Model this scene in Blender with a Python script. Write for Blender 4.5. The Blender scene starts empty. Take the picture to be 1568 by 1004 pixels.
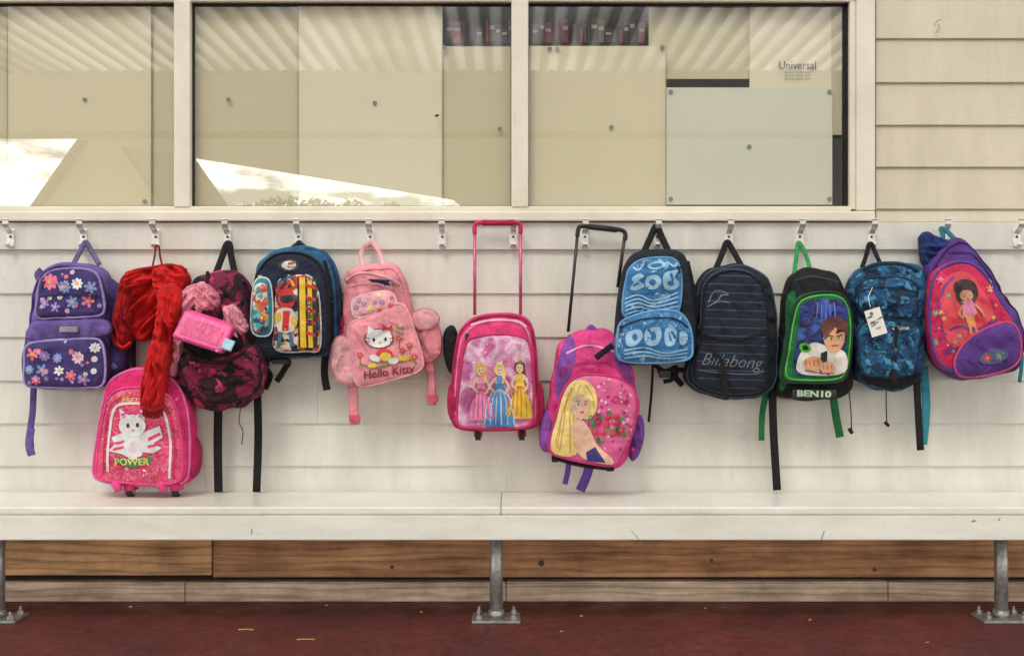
import bpy, bmesh, math, random
from mathutils import Vector, noise, Matrix
random.seed(7)
D=3.5; S=480.0; H=0.872
def W(px,py,d):
    f=(D-d)/D
    return Vector(((px-784)/S*f,-d,H+(502-py)/S*f))
def X(px): return (px-784)/S
def Z(py): return H+(502-py)/S
GA=1.12
def lin(c):
    c=c/255.0
    v=c/12.92 if c<=0.04045 else ((c+0.055)/1.055)**2.4
    return min(v*GA,0.88)
def L(c): return (lin(c[0]),lin(c[1]),lin(c[2]),1)
def LF(c):
    l=[lin(q)*.84 for q in c]; g=sum(l)/3
    return tuple(max(.004,q*.98+g*.02) for q in l)+(1,)
# ---------------- materials
_mc={}
def newmat(name):
    m=bpy.data.materials.new(name); m.use_nodes=True
    nt=m.node_tree; b=nt.nodes['Principled BSDF']
    return m,nt,b
def link(nt,a,b): nt.links.new(a,b)
def coords(nt,scale=(1,1,1),loc=(0,0,0)):
    tc=nt.nodes.new('ShaderNodeTexCoord'); mp=nt.nodes.new('ShaderNodeMapping')
    mp.inputs['Scale'].default_value=scale; mp.inputs['Location'].default_value=loc
    link(nt,tc.outputs['Object'],mp.inputs['Vector']); return mp.outputs['Vector']
def noisen(nt,vec,scale,detail=4,rough=0.55,dist=0.0):
    n=nt.nodes.new('ShaderNodeTexNoise'); n.inputs['Scale'].default_value=scale
    n.inputs['Detail'].default_value=detail; n.inputs['Roughness'].default_value=rough; n.inputs['Distortion'].default_value=dist
    link(nt,vec,n.inputs['Vector']); return n.outputs['Fac']
def ramp(nt,fac,stops,const=False):
    r=nt.nodes.new('ShaderNodeValToRGB'); cr=r.color_ramp
    if const: cr.interpolation='CONSTANT'
    while len(cr.elements)<len(stops): cr.elements.new(0.5)
    for e,(p,c) in zip(cr.elements,stops): e.position=p; e.color=c
    link(nt,fac,r.inputs['Fac']); return r.outputs['Color']
def mul(nt,a,b,fac=1.0,mode='MULTIPLY'):
    m=nt.nodes.new('ShaderNodeMix'); m.data_type='RGBA'; m.blend_type=mode
    if hasattr(fac,'type') and not isinstance(fac,(int,float)): link(nt,fac,m.inputs[0])
    else: m.inputs[0].default_value=fac
    for s,i in ((a,6),(b,7)):
        if isinstance(s,tuple): m.inputs[i].default_value=s
        else: link(nt,s,m.inputs[i])
    return m.outputs[2]
def bump(nt,b,h,strength,dist):
    n=nt.nodes.new('ShaderNodeBump'); n.inputs['Strength'].default_value=strength
    n.inputs['Distance'].default_value=dist
    link(nt,h,n.inputs['Height']); link(nt,n.outputs['Normal'],b.inputs['Normal'])
def math2(nt,op,a,b,c=None):
    m=nt.nodes.new('ShaderNodeMath'); m.operation=op
    for i,s in enumerate((a,b,c)):
        if s is None: continue
        if isinstance(s,(int,float)): m.inputs[i].default_value=s
        else: link(nt,s,m.inputs[i])
    return m.outputs[0]
def finish_fab(nt,b,col,rough,br=0.75,bd=0.012):
    v=coords(nt)
    g=ramp(nt,noisen(nt,v,20,6,.6),[(0.28,(.62,.62,.64,1)),(0.5,(.97,.97,.97,1)),(0.72,(1.2,1.19,1.17,1))])
    link(nt,mul(nt,col,g),b.inputs['Base Color'])
    b.inputs['Roughness'].default_value=rough; b.inputs['Specular IOR Level'].default_value=.38
    ridge=math2(nt,'ABSOLUTE',math2(nt,'SUBTRACT',noisen(nt,v,15,3,.5,1.2),.5),0)
    h=math2(nt,'MULTIPLY_ADD',ridge,1.5,math2(nt,'MULTIPLY_ADD',noisen(nt,v,48,3),.5,math2(nt,'MULTIPLY',noisen(nt,v,600,2),.1)))
    bump(nt,b,h,br,bd)
def F(r,g,bl,rough=0.82):
    k=('F',r,g,bl,rough)
    if k in _mc: return _mc[k]
    m,nt,b=newmat('fabric_%d_%d_%d'%(r,g,bl))
    finish_fab(nt,b,LF((r,g,bl)),rough)
    _mc[k]=m; return m
def V(r,g,bl,rough=0.45):
    k=('V',r,g,bl,rough)
    if k in _mc: return _mc[k]
    m,nt,b=newmat('print_%d_%d_%d'%(r,g,bl))
    finish_fab(nt,b,LF((r,g,bl)),rough,0.5,0.008)
    b.inputs['Specular IOR Level'].default_value=.5
    _mc[k]=m; return m
def plain(r,g,bl,rough=.6):
    k=('P',r,g,bl)
    if k in _mc: return _mc[k]
    m,nt,b=newmat('card_%d_%d_%d'%(r,g,bl)); v=coords(nt)
    link(nt,mul(nt,L((r,g,bl)),ramp(nt,noisen(nt,v,1.6,3),[(.3,(.92,.92,.91,1)),(.7,(1,1,1,1))])),b.inputs['Base Color'])
    b.inputs['Roughness'].default_value=rough; bump(nt,b,noisen(nt,v,3,2),.2,.02); _mc[k]=m; return m
def multi(name,cols,scale,kind='noise',rough=0.75,stretch=(1,1,1),const=True,dist=0.0):
    m,nt,b=newmat(name); v=coords(nt,stretch)
    if kind=='noise':
        f=noisen(nt,v,scale,2.5,0.5,dist); lo,hi=0.34,0.66
    else:
        vo=nt.nodes.new('ShaderNodeTexVoronoi'); vo.inputs['Scale'].default_value=scale
        nz=nt.nodes.new('ShaderNodeTexNoise'); nz.inputs['Scale'].default_value=scale*1.1; link(nt,v,nz.inputs['Vector'])
        vm=nt.nodes.new('ShaderNodeVectorMath'); vm.operation='MULTIPLY_ADD'; link(nt,nz.outputs['Color'],vm.inputs[0]); vm.inputs[1].default_value=(2.2/scale,)*3; link(nt,v,vm.inputs[2])
        link(nt,vm.outputs[0],vo.inputs['Vector'])
        sp=nt.nodes.new('ShaderNodeSeparateColor'); link(nt,vo.outputs['Color'],sp.inputs[0]); f=sp.outputs[0]; lo,hi=0.0,1.0
    n=len(cols); st=[(lo+(hi-lo)*i/n if i else 0.0,LF(c)) for i,c in enumerate(cols)]
    finish_fab(nt,b,ramp(nt,f,st,const),rough)
    return m
def camo(name,base,layers,scale,rough=.78,dist=.4):
    m,nt,b=newmat(name); col=LF(base)
    for i,(c,th) in enumerate(layers):
        f=ramp(nt,noisen(nt,coords(nt,(1,1,1.25),(i*3.7,i*1.9,i*5.1)),scale*(1+.15*i),3,.55,dist),[(th-.008,(0,0,0,1)),(th+.008,(1,1,1,1))])
        col=mul(nt,col,LF(c),f,'MIX')
    finish_fab(nt,b,col,rough); return m
def metal(name,c,rough=0.35,met=1.0,lo=.6):
    if name in _mc: return _mc[name]
    m,nt,b=newmat(name); v=coords(nt)
    col=ramp(nt,noisen(nt,v,60,4),[(0.3,tuple(x*lo for x in c)+(1,)),(0.7,tuple(c)+(1,))])
    link(nt,col,b.inputs['Base Color']); b.inputs['Metallic'].default_value=met
    b.inputs['Roughness'].default_value=rough; _mc[name]=m; return m
def paint(name,c,c2,dirt=0.5,rough=0.5,stretch=(1,1,6),bs=0.25):
    m,nt,b=newmat(name); v=coords(nt,stretch); v0=coords(nt)
    col=ramp(nt,noisen(nt,v,3.0,8,0.65),[(0.3,L(c2)),(0.62,L(c))])
    g=ramp(nt,noisen(nt,v0,45,6,0.7),[(0.28,(.82,.80,.76,1)),(0.42,(1,1,1,1))])
    col=mul(nt,col,g,dirt)
    s=ramp(nt,noisen(nt,v0,160,3,0.6),[(0.22,(.45,.42,.38,1)),(0.28,(1,1,1,1))])
    col=mul(nt,col,s,0.8)
    link(nt,col,b.inputs['Base Color']); b.inputs['Roughness'].default_value=rough
    bump(nt,b,noisen(nt,coords(nt,(1,1,12)),14,6,0.7),bs,0.003)
    return m
def wood(name,a,c,dark,scale=1.0,off=0.0):
    m,nt,b=newmat(name)
    v=coords(nt,(1.2*scale,6,14*scale),(off,0,0))
    n=noisen(nt,v,2.2,8,0.62)
    w=nt.nodes.new('ShaderNodeTexWave'); w.bands_direction='Z'; w.inputs['Scale'].default_value=1.4
    w.inputs['Distortion'].default_value=11; w.inputs['Detail'].default_value=3; w.inputs['Detail Scale'].default_value=0.9
    link(nt,coords(nt,(0.9,4,9),(off,0,off)),w.inputs['Vector'])
    col=ramp(nt,n,[(0.3,L(dark)),(0.5,L(a)),(0.7,L(c))])
    wv=ramp(nt,w.outputs['Fac'],[(0.0,(.66,.6,.55,1)),(0.4,(1,1,1,1))])
    col=mul(nt,col,wv,0.8)
    st=ramp(nt,noisen(nt,coords(nt),6,5,.7),[(0.35,(.62,.6,.58,1)),(0.6,(1.1,1.1,1.1,1))])
    col=mul(nt,col,st,0.7)
    link(nt,col,b.inputs['Base Color']); b.inputs['Roughness'].default_value=0.8
    bump(nt,b,n,0.5,0.004); return m

# ---------------- builder
def crom(pts,closed=True,k=6):
    n=len(pts); out=[]
    rng=range(n) if closed else range(n-1)
    for i in rng:
        if closed: p=[pts[(i+j-1)%n] for j in range(4)]
        else: p=[pts[max(0,min(n-1,i+j-1))] for j in range(4)]
        p=[Vector(q) for q in p]
        for s in range(k):
            t=s/k
            out.append(0.5*((2*p[1])+(-p[0]+p[2])*t+(2*p[0]-5*p[1]+4*p[2]-p[3])*t*t+(-p[0]+3*p[1]-3*p[2]+p[3])*t**3))
    if not closed: out.append(Vector(pts[-1]))
    return out
class Flat:
    def __init__(s,d): s.d=d; s.f=(D-d)/D
    def xz(s,px,py): return ((px-784)/S*s.f, H+(502-py)/S*s.f)
    def depth(s,x,z): return s.d
class Surf:
    N=144
    def __init__(s,pts,de,df,n,wr,ws,seed,f,fold=None):
        s.de,s.df,s.n,s.wr,s.ws,s.seed,s.f,s.fold=de,df,n,wr,ws,seed,f,fold
        p=[(s.xz(*q)) for q in pts]
        A=cx=cz=0
        for i in range(len(p)):
            x0,z0=p[i]; x1,z1=p[(i+1)%len(p)]; c=x0*z1-x1*z0
            A+=c; cx+=(x0+x1)*c; cz+=(z0+z1)*c
        s.c=(cx/(3*A),cz/(3*A)); s.R=[]
        for k in range(s.N):
            a=2*math.pi*k/s.N; dx,dz=math.cos(a),math.sin(a); best=0.0
            for i in range(len(p)):
                x0=p[i][0]-s.c[0]; z0=p[i][1]-s.c[1]; j=(i+1)%len(p)
                ex=p[j][0]-s.c[0]-x0; ez=p[j][1]-s.c[1]-z0
                den=dx*ez-dz*ex
                if abs(den)<1e-12: continue
                r=(x0*ez-z0*ex)/den; u=(x0*dz-z0*dx)/den
                if r>0 and -1e-6<=u<=1+1e-6: best=max(best,r)
            if fold: best*=1+min(.09,fold[0]*5)*noise.noise(Vector((dx*4,dz*4,seed)))
            s.R.append(best or 0.01)
    def xz(s,px,py): return ((px-784)/S*s.f, H+(502-py)/S*s.f)
    def prof(s,t,x,z):
        t=min(max(t,0),1)
        w=noise.noise(Vector((x*s.ws,s.seed,z*s.ws)))+0.55*noise.noise(Vector((x*s.ws*2.4,s.seed+5,z*s.ws*2.4)))
        c=abs(noise.noise(Vector((x*s.ws*1.3+z*6,s.seed+9,z*s.ws*0.7))))
        d=s.de+(s.df-s.de)*(1-t**s.n)**(1/s.n)+s.wr*(w+1.2*min(c,.35)*2-.5)*(1-t**10)
        if s.fold:
            amp,an,fs=s.fold; ca,sa=math.cos(math.radians(an)),math.sin(math.radians(an))
            u=x*ca+z*sa; v=-x*sa+z*ca
            wx=.35*noise.noise(Vector((u*9,v*9,s.seed)))
            r=1-2.2*abs(noise.noise(Vector((u*fs+wx*3,v*fs*.28+wx,s.seed+2))))
            r2=1-2.2*abs(noise.noise(Vector((u*fs*1.9+wx*4,v*fs*.6,s.seed+7))))
            d+=amp*(r+.45*r2-.9)*(1-t**6)
        return d
    def depth(s,x,z):
        dx,dz=x-s.c[0],z-s.c[1]; r=math.hypot(dx,dz); a=(math.atan2(dz,dx)/(2*math.pi))%1*s.N
        i=int(a)%s.N; u=a-int(a); R=s.R[i]*(1-u)+s.R[(i+1)%s.N]*u
        return s.prof(r/R,x,z)
class B:
    def __init__(s,name): s.name=name; s.v=[]; s.fc=[]; s.mi=[]; s.sm=[]; s.mats=[]
    def add(s,vs,fs,mat,smooth=True):
        o=len(s.v); s.v+= [tuple(v) for v in vs]
        if mat not in s.mats: s.mats.append(mat)
        k=s.mats.index(mat)
        for f in fs: s.fc.append([o+i for i in f]); s.mi.append(k); s.sm.append(smooth)
    def build(s):
        me=bpy.data.meshes.new(s.name); me.from_pydata(s.v,[],s.fc)
        for m in s.mats: me.materials.append(m)
        me.polygons.foreach_set('material_index',s.mi); me.polygons.foreach_set('use_smooth',s.sm)
        me.update(); ob=bpy.data.objects.new(s.name,me); bpy.context.collection.objects.link(ob); return ob
    def pillow(s,pts,db,de,df,mat,n=4,wr=0.004,ws=13,sm=True,fold=None):
        if sm: pts=[tuple(q) for q in crom([Vector((a,b)) for a,b in pts])]
        f=(D-de)/D
        sf=Surf(pts,de,df,n,wr,ws,random.random()*50,f,fold)
        ts=[1,.985,.96,.93,.89,.84,.78,.71,.63,.54,.45,.36,.27,.18,.09]
        if fold: ts=[1,.985,.96,.93]+[.9-.03*i for i in range(29)]
        vs=[];fs=[];N=sf.N
        def ring(t,dep=None):
            for k in range(N):
                a=2*math.pi*k/N; x=sf.c[0]+math.cos(a)*sf.R[k]*t; z=sf.c[1]+math.sin(a)*sf.R[k]*t
                vs.append((x,-(sf.prof(t,x,z) if dep is None else dep),z))
        ring(.0,db); ring(.93,db); ring(.985,db+(de-db)*.35)
        for t in ts: ring(t)
        nr=3+len(ts)
        vs.append((sf.c[0],-sf.prof(0,*sf.c),sf.c[1]))
        for r in range(nr-1):
            for k in range(N):
                a=r*N+k; b=r*N+(k+1)%N; fs.append((a,b,b+N,a+N))
        for k in range(N): fs.append(((nr-1)*N+k,(nr-1)*N+(k+1)%N,len(vs)-1))
        s.add(vs,fs,mat); return sf
    def decal(s,sf,pts,mat,lvl=1,sm=False,close=True):
        if sm: pts=[tuple(q) for q in crom([Vector(p) for p in pts],k=4)]
        P=[]
        for i in range(len(pts)):
            a=pts[i]; b=pts[(i+1)%len(pts)]; l=math.hypot(b[0]-a[0],b[1]-a[1]); m=max(1,int(l/7))
            for k in range(m): P.append((a[0]+(b[0]-a[0])*k/m,a[1]+(b[1]-a[1])*k/m))
        cx=sum(p[0] for p in P)/len(P); cy=sum(p[1] for p in P)/len(P)
        rad=max(math.hypot(p[0]-cx,p[1]-cy) for p in P); nr=max(1,int(rad/6))
        off=0.0014+0.0008*lvl; vs=[];fs=[];N=len(P)
        def pt(px,py):
            x,z=sf.xz(px,py); return (x,-(sf.depth(x,z)+off),z)
        vs.append(pt(cx,cy))
        for r in range(1,nr+1):
            for p in P: vs.append(pt(cx+(p[0]-cx)*r/nr,cy+(p[1]-cy)*r/nr))
        for k in range(N):
            fs.append((0,1+k,1+(k+1)%N))
            for r in range(nr-1):
                a=1+r*N+k;b=1+r*N+(k+1)%N; fs.append((a,a+N,b+N,b))
        s.add(vs,fs,mat)
    def ell(s,sf,cx,cy,rx,ry,mat,lvl=1,rot=0,n=16):
        c,si=math.cos(math.radians(rot)),math.sin(math.radians(rot))
        s.decal(sf,[(cx+rx*math.cos(a)*c-ry*math.sin(a)*si,cy+rx*math.cos(a)*si+ry*math.sin(a)*c) for a in [2*math.pi*i/n for i in range(n)]],mat,lvl)
    def flower(s,sf,cx,cy,r,n,mat,cm,lvl=1):
        for i in range(n):
            a=2*math.pi*i/n+cx
            s.ell(sf,cx+math.cos(a)*r*.6,cy+math.sin(a)*r*.6,r*.42,r*.26,mat,lvl,math.degrees(a),8)
        s.ell(sf,cx,cy,r*.28,r*.28,cm,lvl+1,0,8)
    def line(s,sf,pts,w,mat,lvl=1,sm=True):
        if sm and len(pts)>2: pts=[tuple(q) for q in crom([Vector(p) for p in pts],False,5)]
        vs=[];fs=[];off=0.0014+0.0008*lvl
        P=[]
        for i in range(len(pts)-1):
            a,b=pts[i],pts[i+1]; m=max(1,int(math.hypot(b[0]-a[0],b[1]-a[1])/6))
            for k in range(m): P.append((a[0]+(b[0]-a[0])*k/m,a[1]+(b[1]-a[1])*k/m))
        P.append(pts[-1])
        for i,p in enumerate(P):
            a=P[max(0,i-1)]; b=P[min(len(P)-1,i+1)]; dx,dy=b[0]-a[0],b[1]-a[1]; l=math.hypot(dx,dy) or 1
            for sg in (-1,1):
                x,z=sf.xz(p[0]-sg*dy/l*w/2,p[1]+sg*dx/l*w/2); vs.append((x,-(sf.depth(x,z)+off),z))
        for i in range(len(P)-1): fs.append((2*i,2*i+1,2*i+3,2*i+2))
        s.add(vs,fs,mat)
    def tube(s,path,r,mat,closed=False,sides=8,sm=True,k=5,flat=1.0):
        P=[Vector(p) for p in path]
        if sm and len(P)>2: P=crom(P,closed,k)
        n=len(P); vs=[];fs=[]
        for i in range(n):
            a=P[(i-1)%n] if closed else P[max(0,i-1)]; b=P[(i+1)%n] if closed else P[min(n-1,i+1)]
            t=(b-a).normalized() if (b-a).length>1e-9 else Vector((0,0,1))
            u=t.cross(Vector((0,1,0)));
            if u.length<.1: u=t.cross(Vector((1,0,0)))
            u.normalize(); w=t.cross(u)
            rr=r(i/(n-1)) if callable(r) else r
            for q in range(sides):
                an=2*math.pi*q/sides; vs.append(P[i]+u*math.cos(an)*rr+w*math.sin(an)*rr*flat)
        m=n if closed else n-1
        for i in range(m):
            for q in range(sides):
                a=i*sides+q;b=i*sides+(q+1)%sides;c=((i+1)%n)*sides
                fs.append((a,b,c+(q+1)%sides,c+q))
        if not closed: fs.append(tuple(range(sides))[::-1]); fs.append(tuple((n-1)*sides+q for q in range(sides)))
        s.add(vs,fs,mat)
    def piping(s,sf,t,r,mat):
        P=[]
        for k in range(0,sf.N,2):
            a=2*math.pi*k/sf.N; x=sf.c[0]+math.cos(a)*sf.R[k]*t; z=sf.c[1]+math.sin(a)*sf.R[k]*t
            P.append(Vector((x,-(sf.prof(t,x,z)+r*.3),z)))
        s.tube(P,r,mat,True,6,False)
    def pull(s,sf,px,py,l,mat,rot=0):
        x,z=sf.xz(px,py); y=-(sf.depth(x,z)+.004); a=math.radians(rot)
        s.tube([(x,y,z),(x+math.sin(a)*l*.5,y-.004,z-math.cos(a)*l*.5),(x+math.sin(a)*l,y-.003,z-math.cos(a)*l)],.0022,mat,sides=6,k=3)
        s.tube([(x-.006,y,z),(x+.006,y,z)],.0032,mat,sides=6,sm=False)
    def strap(s,pts,d,w,mat,d2=None):
        if d2 is None: d2=d
        n=len(pts); P=[W(p[0]+random.uniform(-.8,.8),p[1],d+(d2-d)*i/(n-1)) for i,p in enumerate(pts)]
        P=crom(P,False,6); s.tube(P,w/S/2,mat,False,8,False,flat=0.2)
    def box(s,x0,x1,y0,y1,z0,z1,mat,bev=0.0,rot=None,seg=2):
        bm=bmesh.new(); bmesh.ops.create_cube(bm,size=1)
        for v in bm.verts: v.co=Vector((v.co.x*(x1-x0),v.co.y*(y1-y0),v.co.z*(z1-z0)))
        if bev>0: bmesh.ops.bevel(bm,geom=bm.edges[:],offset=bev,segments=seg,affect='EDGES',profile=.5)
        c=Vector(((x0+x1)/2,(y0+y1)/2,(z0+z1)/2)); bm.verts.index_update()
        vs=[(rot@v.co if rot else v.co)+c for v in bm.verts]; fs=[[v.index for v in f.verts] for f in bm.faces]
        bm.free(); s.add(vs,fs,mat,False)
    def cyl(s,c,axis,r,h,mat,sides=20):
        a=Vector(axis).normalized(); c=Vector(c)
        rr=[(0,.88),(.12,1),(.88,1),(1,.88)]
        u=a.orthogonal().normalized(); w=a.cross(u); vs=[];fs=[]
        for t,k in rr:
            for q in range(sides):
                an=2*math.pi*q/sides; vs.append(c+a*h*(t-.5)+(u*math.cos(an)+w*math.sin(an))*r*k)
        for i in range(3):
            for q in range(sides):
                b=(q+1)%sides; fs.append((i*sides+q,i*sides+b,(i+1)*sides+b,(i+1)*sides+q))
        fs.append(tuple(range(sides))[::-1]); fs.append(tuple(3*sides+q for q in range(sides)))
        s.add(vs,fs,mat,False)
    def text(s,sf,txt,px,py,h,mat,lvl=1,rot=0,shear=0,wd=1.0,bold=0.0):
        cu=bpy.data.curves.new('t','FONT'); cu.body=txt; cu.size=1; cu.align_x='CENTER'; cu.align_y='CENTER'
        cu.offset=bold; cu.resolution_u=3
        ob=bpy.data.objects.new('t',cu); bpy.context.collection.objects.link(ob)
        bpy.context.view_layer.update()
        dg=bpy.context.evaluated_depsgraph_get(); me=bpy.data.meshes.new_from_object(ob.evaluated_get(dg))
        bm=bmesh.new(); bm.from_mesh(me); bmesh.ops.triangulate(bm,faces=bm.faces[:]); bmesh.ops.subdivide_edges(bm,edges=bm.edges[:],cuts=1)
        bmesh.ops.triangulate(bm,faces=bm.faces[:]); bm.verts.index_update()
        c,si=math.cos(math.radians(rot)),math.sin(math.radians(rot)); vs=[]; off=0.0012+0.0009*lvl
        for v in bm.verts:
            x=(v.co.x*wd+v.co.y*shear)*h*1.35; y=-v.co.y*h*1.35
            x,z=sf.xz(px+x*c-y*si,py+x*si+y*c); vs.append((x,-(sf.depth(x,z)+off),z))
        fs=[[v.index for v in f.verts] for f in bm.faces]; bm.free()
        bpy.data.objects.remove(ob); bpy.data.meshes.remove(me)
        s.add(vs,fs,mat)

# ---------------- setting
wallm=paint('weatherboard_paint',(206,204,195),(188,186,175),0.6,0.5,(3,3,0.6))
wallu=paint('weatherboard_paint_warm',(198,190,168),(184,176,154),0.5,0.5,(3,3,0.6))
framem=paint('frame_paint',(216,209,192),(202,195,176),0.4,0.4,(2,2,2),0.1)
benchm=paint('bench_paint',(232,229,218),(210,206,194),0.6,0.32,(1,1,4),0.15)
black=F(20,20,23); blk=V(22,22,25,0.4)
steel=metal('hook_steel',(.86,.84,.80),0.38,.75,.8)
galv=metal('galvanised_pipe',(.50,.49,.47),0.45,.7,.5)
rubber=V(30,30,32,.7)

hou=B('weatherboard_wall')
XL,XR=-5.0,5.0
wr_=X(1335)
def course(x0,x1,zb,zt,mat=wallm):
    yb,yt=-0.0115,-0.004
    bx=[(x0,0.02,zb),(x0,yb+.002,zb),(x0,yb,zb+.0015),(x0,yb-0.0003,zb+0.004),(x0,yt,zt),(x0,0.02,zt)]
    vs=bx+[(x1,)+b[1:] for b in bx]; n=6
    fs=[(i,(i+1)%n,(i+1)%n+n,i+n) for i in range(n)]+[tuple(range(n))[::-1],tuple(range(n,2*n))]
    hou.add(vs,fs,mat,False)
low=[383,450,516.5,583,648,713,779]
joints={3:[487],5:[776],2:[1180],1:[240]}
for i in range(6):
    xs=[XL]+[X(j) for j in joints.get(i,[])]+[XR]
    for a,b in zip(xs[:-1],xs[1:]): course(a+.0004,b-.0004,Z(low[i+1]),Z(low[i])+0.0)
up=[-330,-264,-199,-134,-69,-4,61,128,193,257,321,341]
for i in range(11):
    if up[i+1]<=-4: course(XL,XR,Z(up[i+1]),Z(up[i]),wallu)
    else: course(wr_,XR,Z(up[i+1]),Z(up[i]),wallu)
hou.box(XL,XR,-0.018,0.02,Z(383),Z(341.5),wallm,0.0025)
hou.box(XL,XR,0.035,0.05,0.0,Z(779)-0.001,F(30,24,20),0)
bw=wood('stained_board',(168,124,86),(198,154,110),(112,78,52)); bw2=wood('lighter_board',(186,146,102),(208,166,120),(134,98,64),1.4,2.0)
gw=wood('weathered_sole_plate',(190,168,148),(224,202,180),(126,106,90),0.8,1.0)
hou.box(X(325),XR,0.006,0.034,Z(884),Z(800),bw,0.003)
hou.box(XL,X(324),-0.004,0.034,Z(880),Z(800),bw2,0.003)
xs=[XL,X(283),X(775),X(1360),XR]
for a,b in zip(xs[:-1],xs[1:]): hou.box(a+.001,b-.001,0.0,0.034,0.0,Z(889)+random.uniform(-.003,.001),gw,0.003)
hou.box(XL,XR,-0.02,0.0,Z(-331),Z(-331)+.08,framem,0.003)
wf=Flat(.0185)
hou.line(wf,[(1432,52),(1438,44),(1436,38)],1.2,plain(120,110,90),1); hou.line(wf,[(1430,40),(1436,32),(1441,31)],1.0,plain(120,110,90),1)
kn=plain(70,44,28)
for kx,kz in ((829,862),(1340,872),(600,868),(1090,858)): hou.cyl((X(kx),.005,Z(kz)),(0,1,0),.010 if kx==829 else .006,.003,kn,14)
hou.build()

# window
win=B('window'); gl=XL
ztop,zbot=Z(6),Z(317)
fr=-0.034
win.box(gl,wr_,fr,0.03,Z(340),Z(325),framem,0.004)
win.box(gl,X(1300),fr+0.010,0.03,Z(325),zbot,framem,0.003)
win.box(gl,wr_,fr,0.03,ztop+0.012,Z(-6.5),framem,0.004)
win.box(gl,X(1300),fr+0.010,0.03,ztop,ztop+0.012,framem,0.002)
win.box(X(1307),wr_,fr,0.03,Z(325)+.0005,ztop+0.0115,framem,0.004)
win.box(X(1298),X(1307),fr+0.010,0.03,zbot-.01,ztop+0.005,framem,0.003)
for a,b in ((270,295),(783,809),(-243,-218)):
    win.box(X(a),X(b),fr+0.006,0.03,zbot-.004,ztop+.004,framem,0.004)
    win.box(X(a)-.0022,X(b)+.0022,-.005,0.028,zbot-.003,ztop+.003,F(50,42,34),0)
win.box(gl,X(1302),-.004,0.027,zbot-.003,zbot+.003,F(70,62,50),0)
win.box(gl,X(1302),-.004,0.027,ztop-.005,ztop+.003,F(50,44,36),0)
win.box(X(1292),X(1299),-.004,0.027,zbot,ztop,F(25,24,24),0)
win.box(wr_,wr_+.006,-0.022,0.01,Z(340),Z(-6),F(140,128,102),0)
gm,nt,b=newmat('window_glass'); nt.nodes.remove(b)
tr=nt.nodes.new('ShaderNodeBsdfTransparent'); gs=nt.nodes.new('ShaderNodeBsdfGlossy'); gs.inputs['Roughness'].default_value=0.0
mx=nt.nodes.new('ShaderNodeMixShader'); lw=nt.nodes.new('ShaderNodeLayerWeight'); lw.inputs['Blend'].default_value=.5
fac=math2(nt,'MULTIPLY_ADD',math2(nt,'POWER',lw.outputs['Facing'],4.0),.75,.21)
link(nt,fac,mx.inputs[0]); link(nt,tr.outputs[0],mx.inputs[1]); link(nt,gs.outputs[0],mx.inputs[2])
link(nt,mx.outputs[0],nt.nodes['Material Output'].inputs['Surface'])
for a,b_ in ((gl,X(-243)),(X(-218),X(270)),(X(295),X(783)),(X(809),X(1302))):
    win.add([(a-.001,.006,zbot-.002),(b_+.001,.006,zbot-.002),(b_+.001,.006,ztop+.002),(a-.001,.006,ztop+.002)],[(0,1,2,3)],gm,False)
win.build()

pap=B('pinned_card_sheets')
def card(x0,y0,x1,y1,c,d,tilt=0):
    m=plain(*c); z0,z1=Z(y1),Z(y0); pap.box(X(x0),X(x1),d,d+.0015,z0,z1,m,0,Matrix.Rotation(tilt,3,'Y') if tilt else None)
C1=(216,208,174);C2=(204,196,160);C3=(212,212,192);C4=(224,217,186)
card(-700,0,-240,325,C1,.014); card(-240,0,9,325,C2,.020); card(8,0,230,325,C1,.012); card(229,0,276,325,C2,.020)
card(290,0,456,325,C2,.020); card(455,0,677,325,C4,.012); card(676,69,790,325,C2,.020)
card(800,69,1020,325,C1,.014); card(995,0,1286,118,C2,.028,0.0); card(1150,0,1288,200,C4,.022); card(1020,133,1276,313,C3,.011)
seam_shade=plain(150,142,112)  # thin shadow line at the card seams, put in as darker strips
for ex,y0,y1 in ((9,0,318),(230,0,318),(455.5,0,318),(677,69,318),(1020.5,69,318)):
    pap.box(X(ex)-.0009,X(ex)+.0009,.0088,.0098,Z(y1),Z(y0),seam_shade,0)
pap.box(X(1276),X(1292),.020,.021,Z(205),Z(4),plain(196,188,156),0)
for (x,y) in ((130,152),(350,152),(574,157),(765,197),(680,72),(842,74),(853,74),(1014,72),(936,194),(1147,224),(1027,140),(1270,140),(1027,304),(1270,304),(222,308),(15,312)):
    pap.cyl((X(x)*1.003,.0085,Z(y)),(0,1,0),0.0072,.003,plain(118,128,128),12)
pap.text(Flat(-0.018),'Universal',1221,101,13.5,V(50,50,60),1,0,0,.85)
for i,yy in enumerate((111,116,121)): pap.text(Flat(-0.018),'general notice  card',1221,yy,3.6,V(120,115,105),1)
pap.build()
fly=B('moth'); fly.cyl(W(669,177,.003),(1,.3,.4),.0035,.012,V(20,16,14),8); fly.build()

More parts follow.
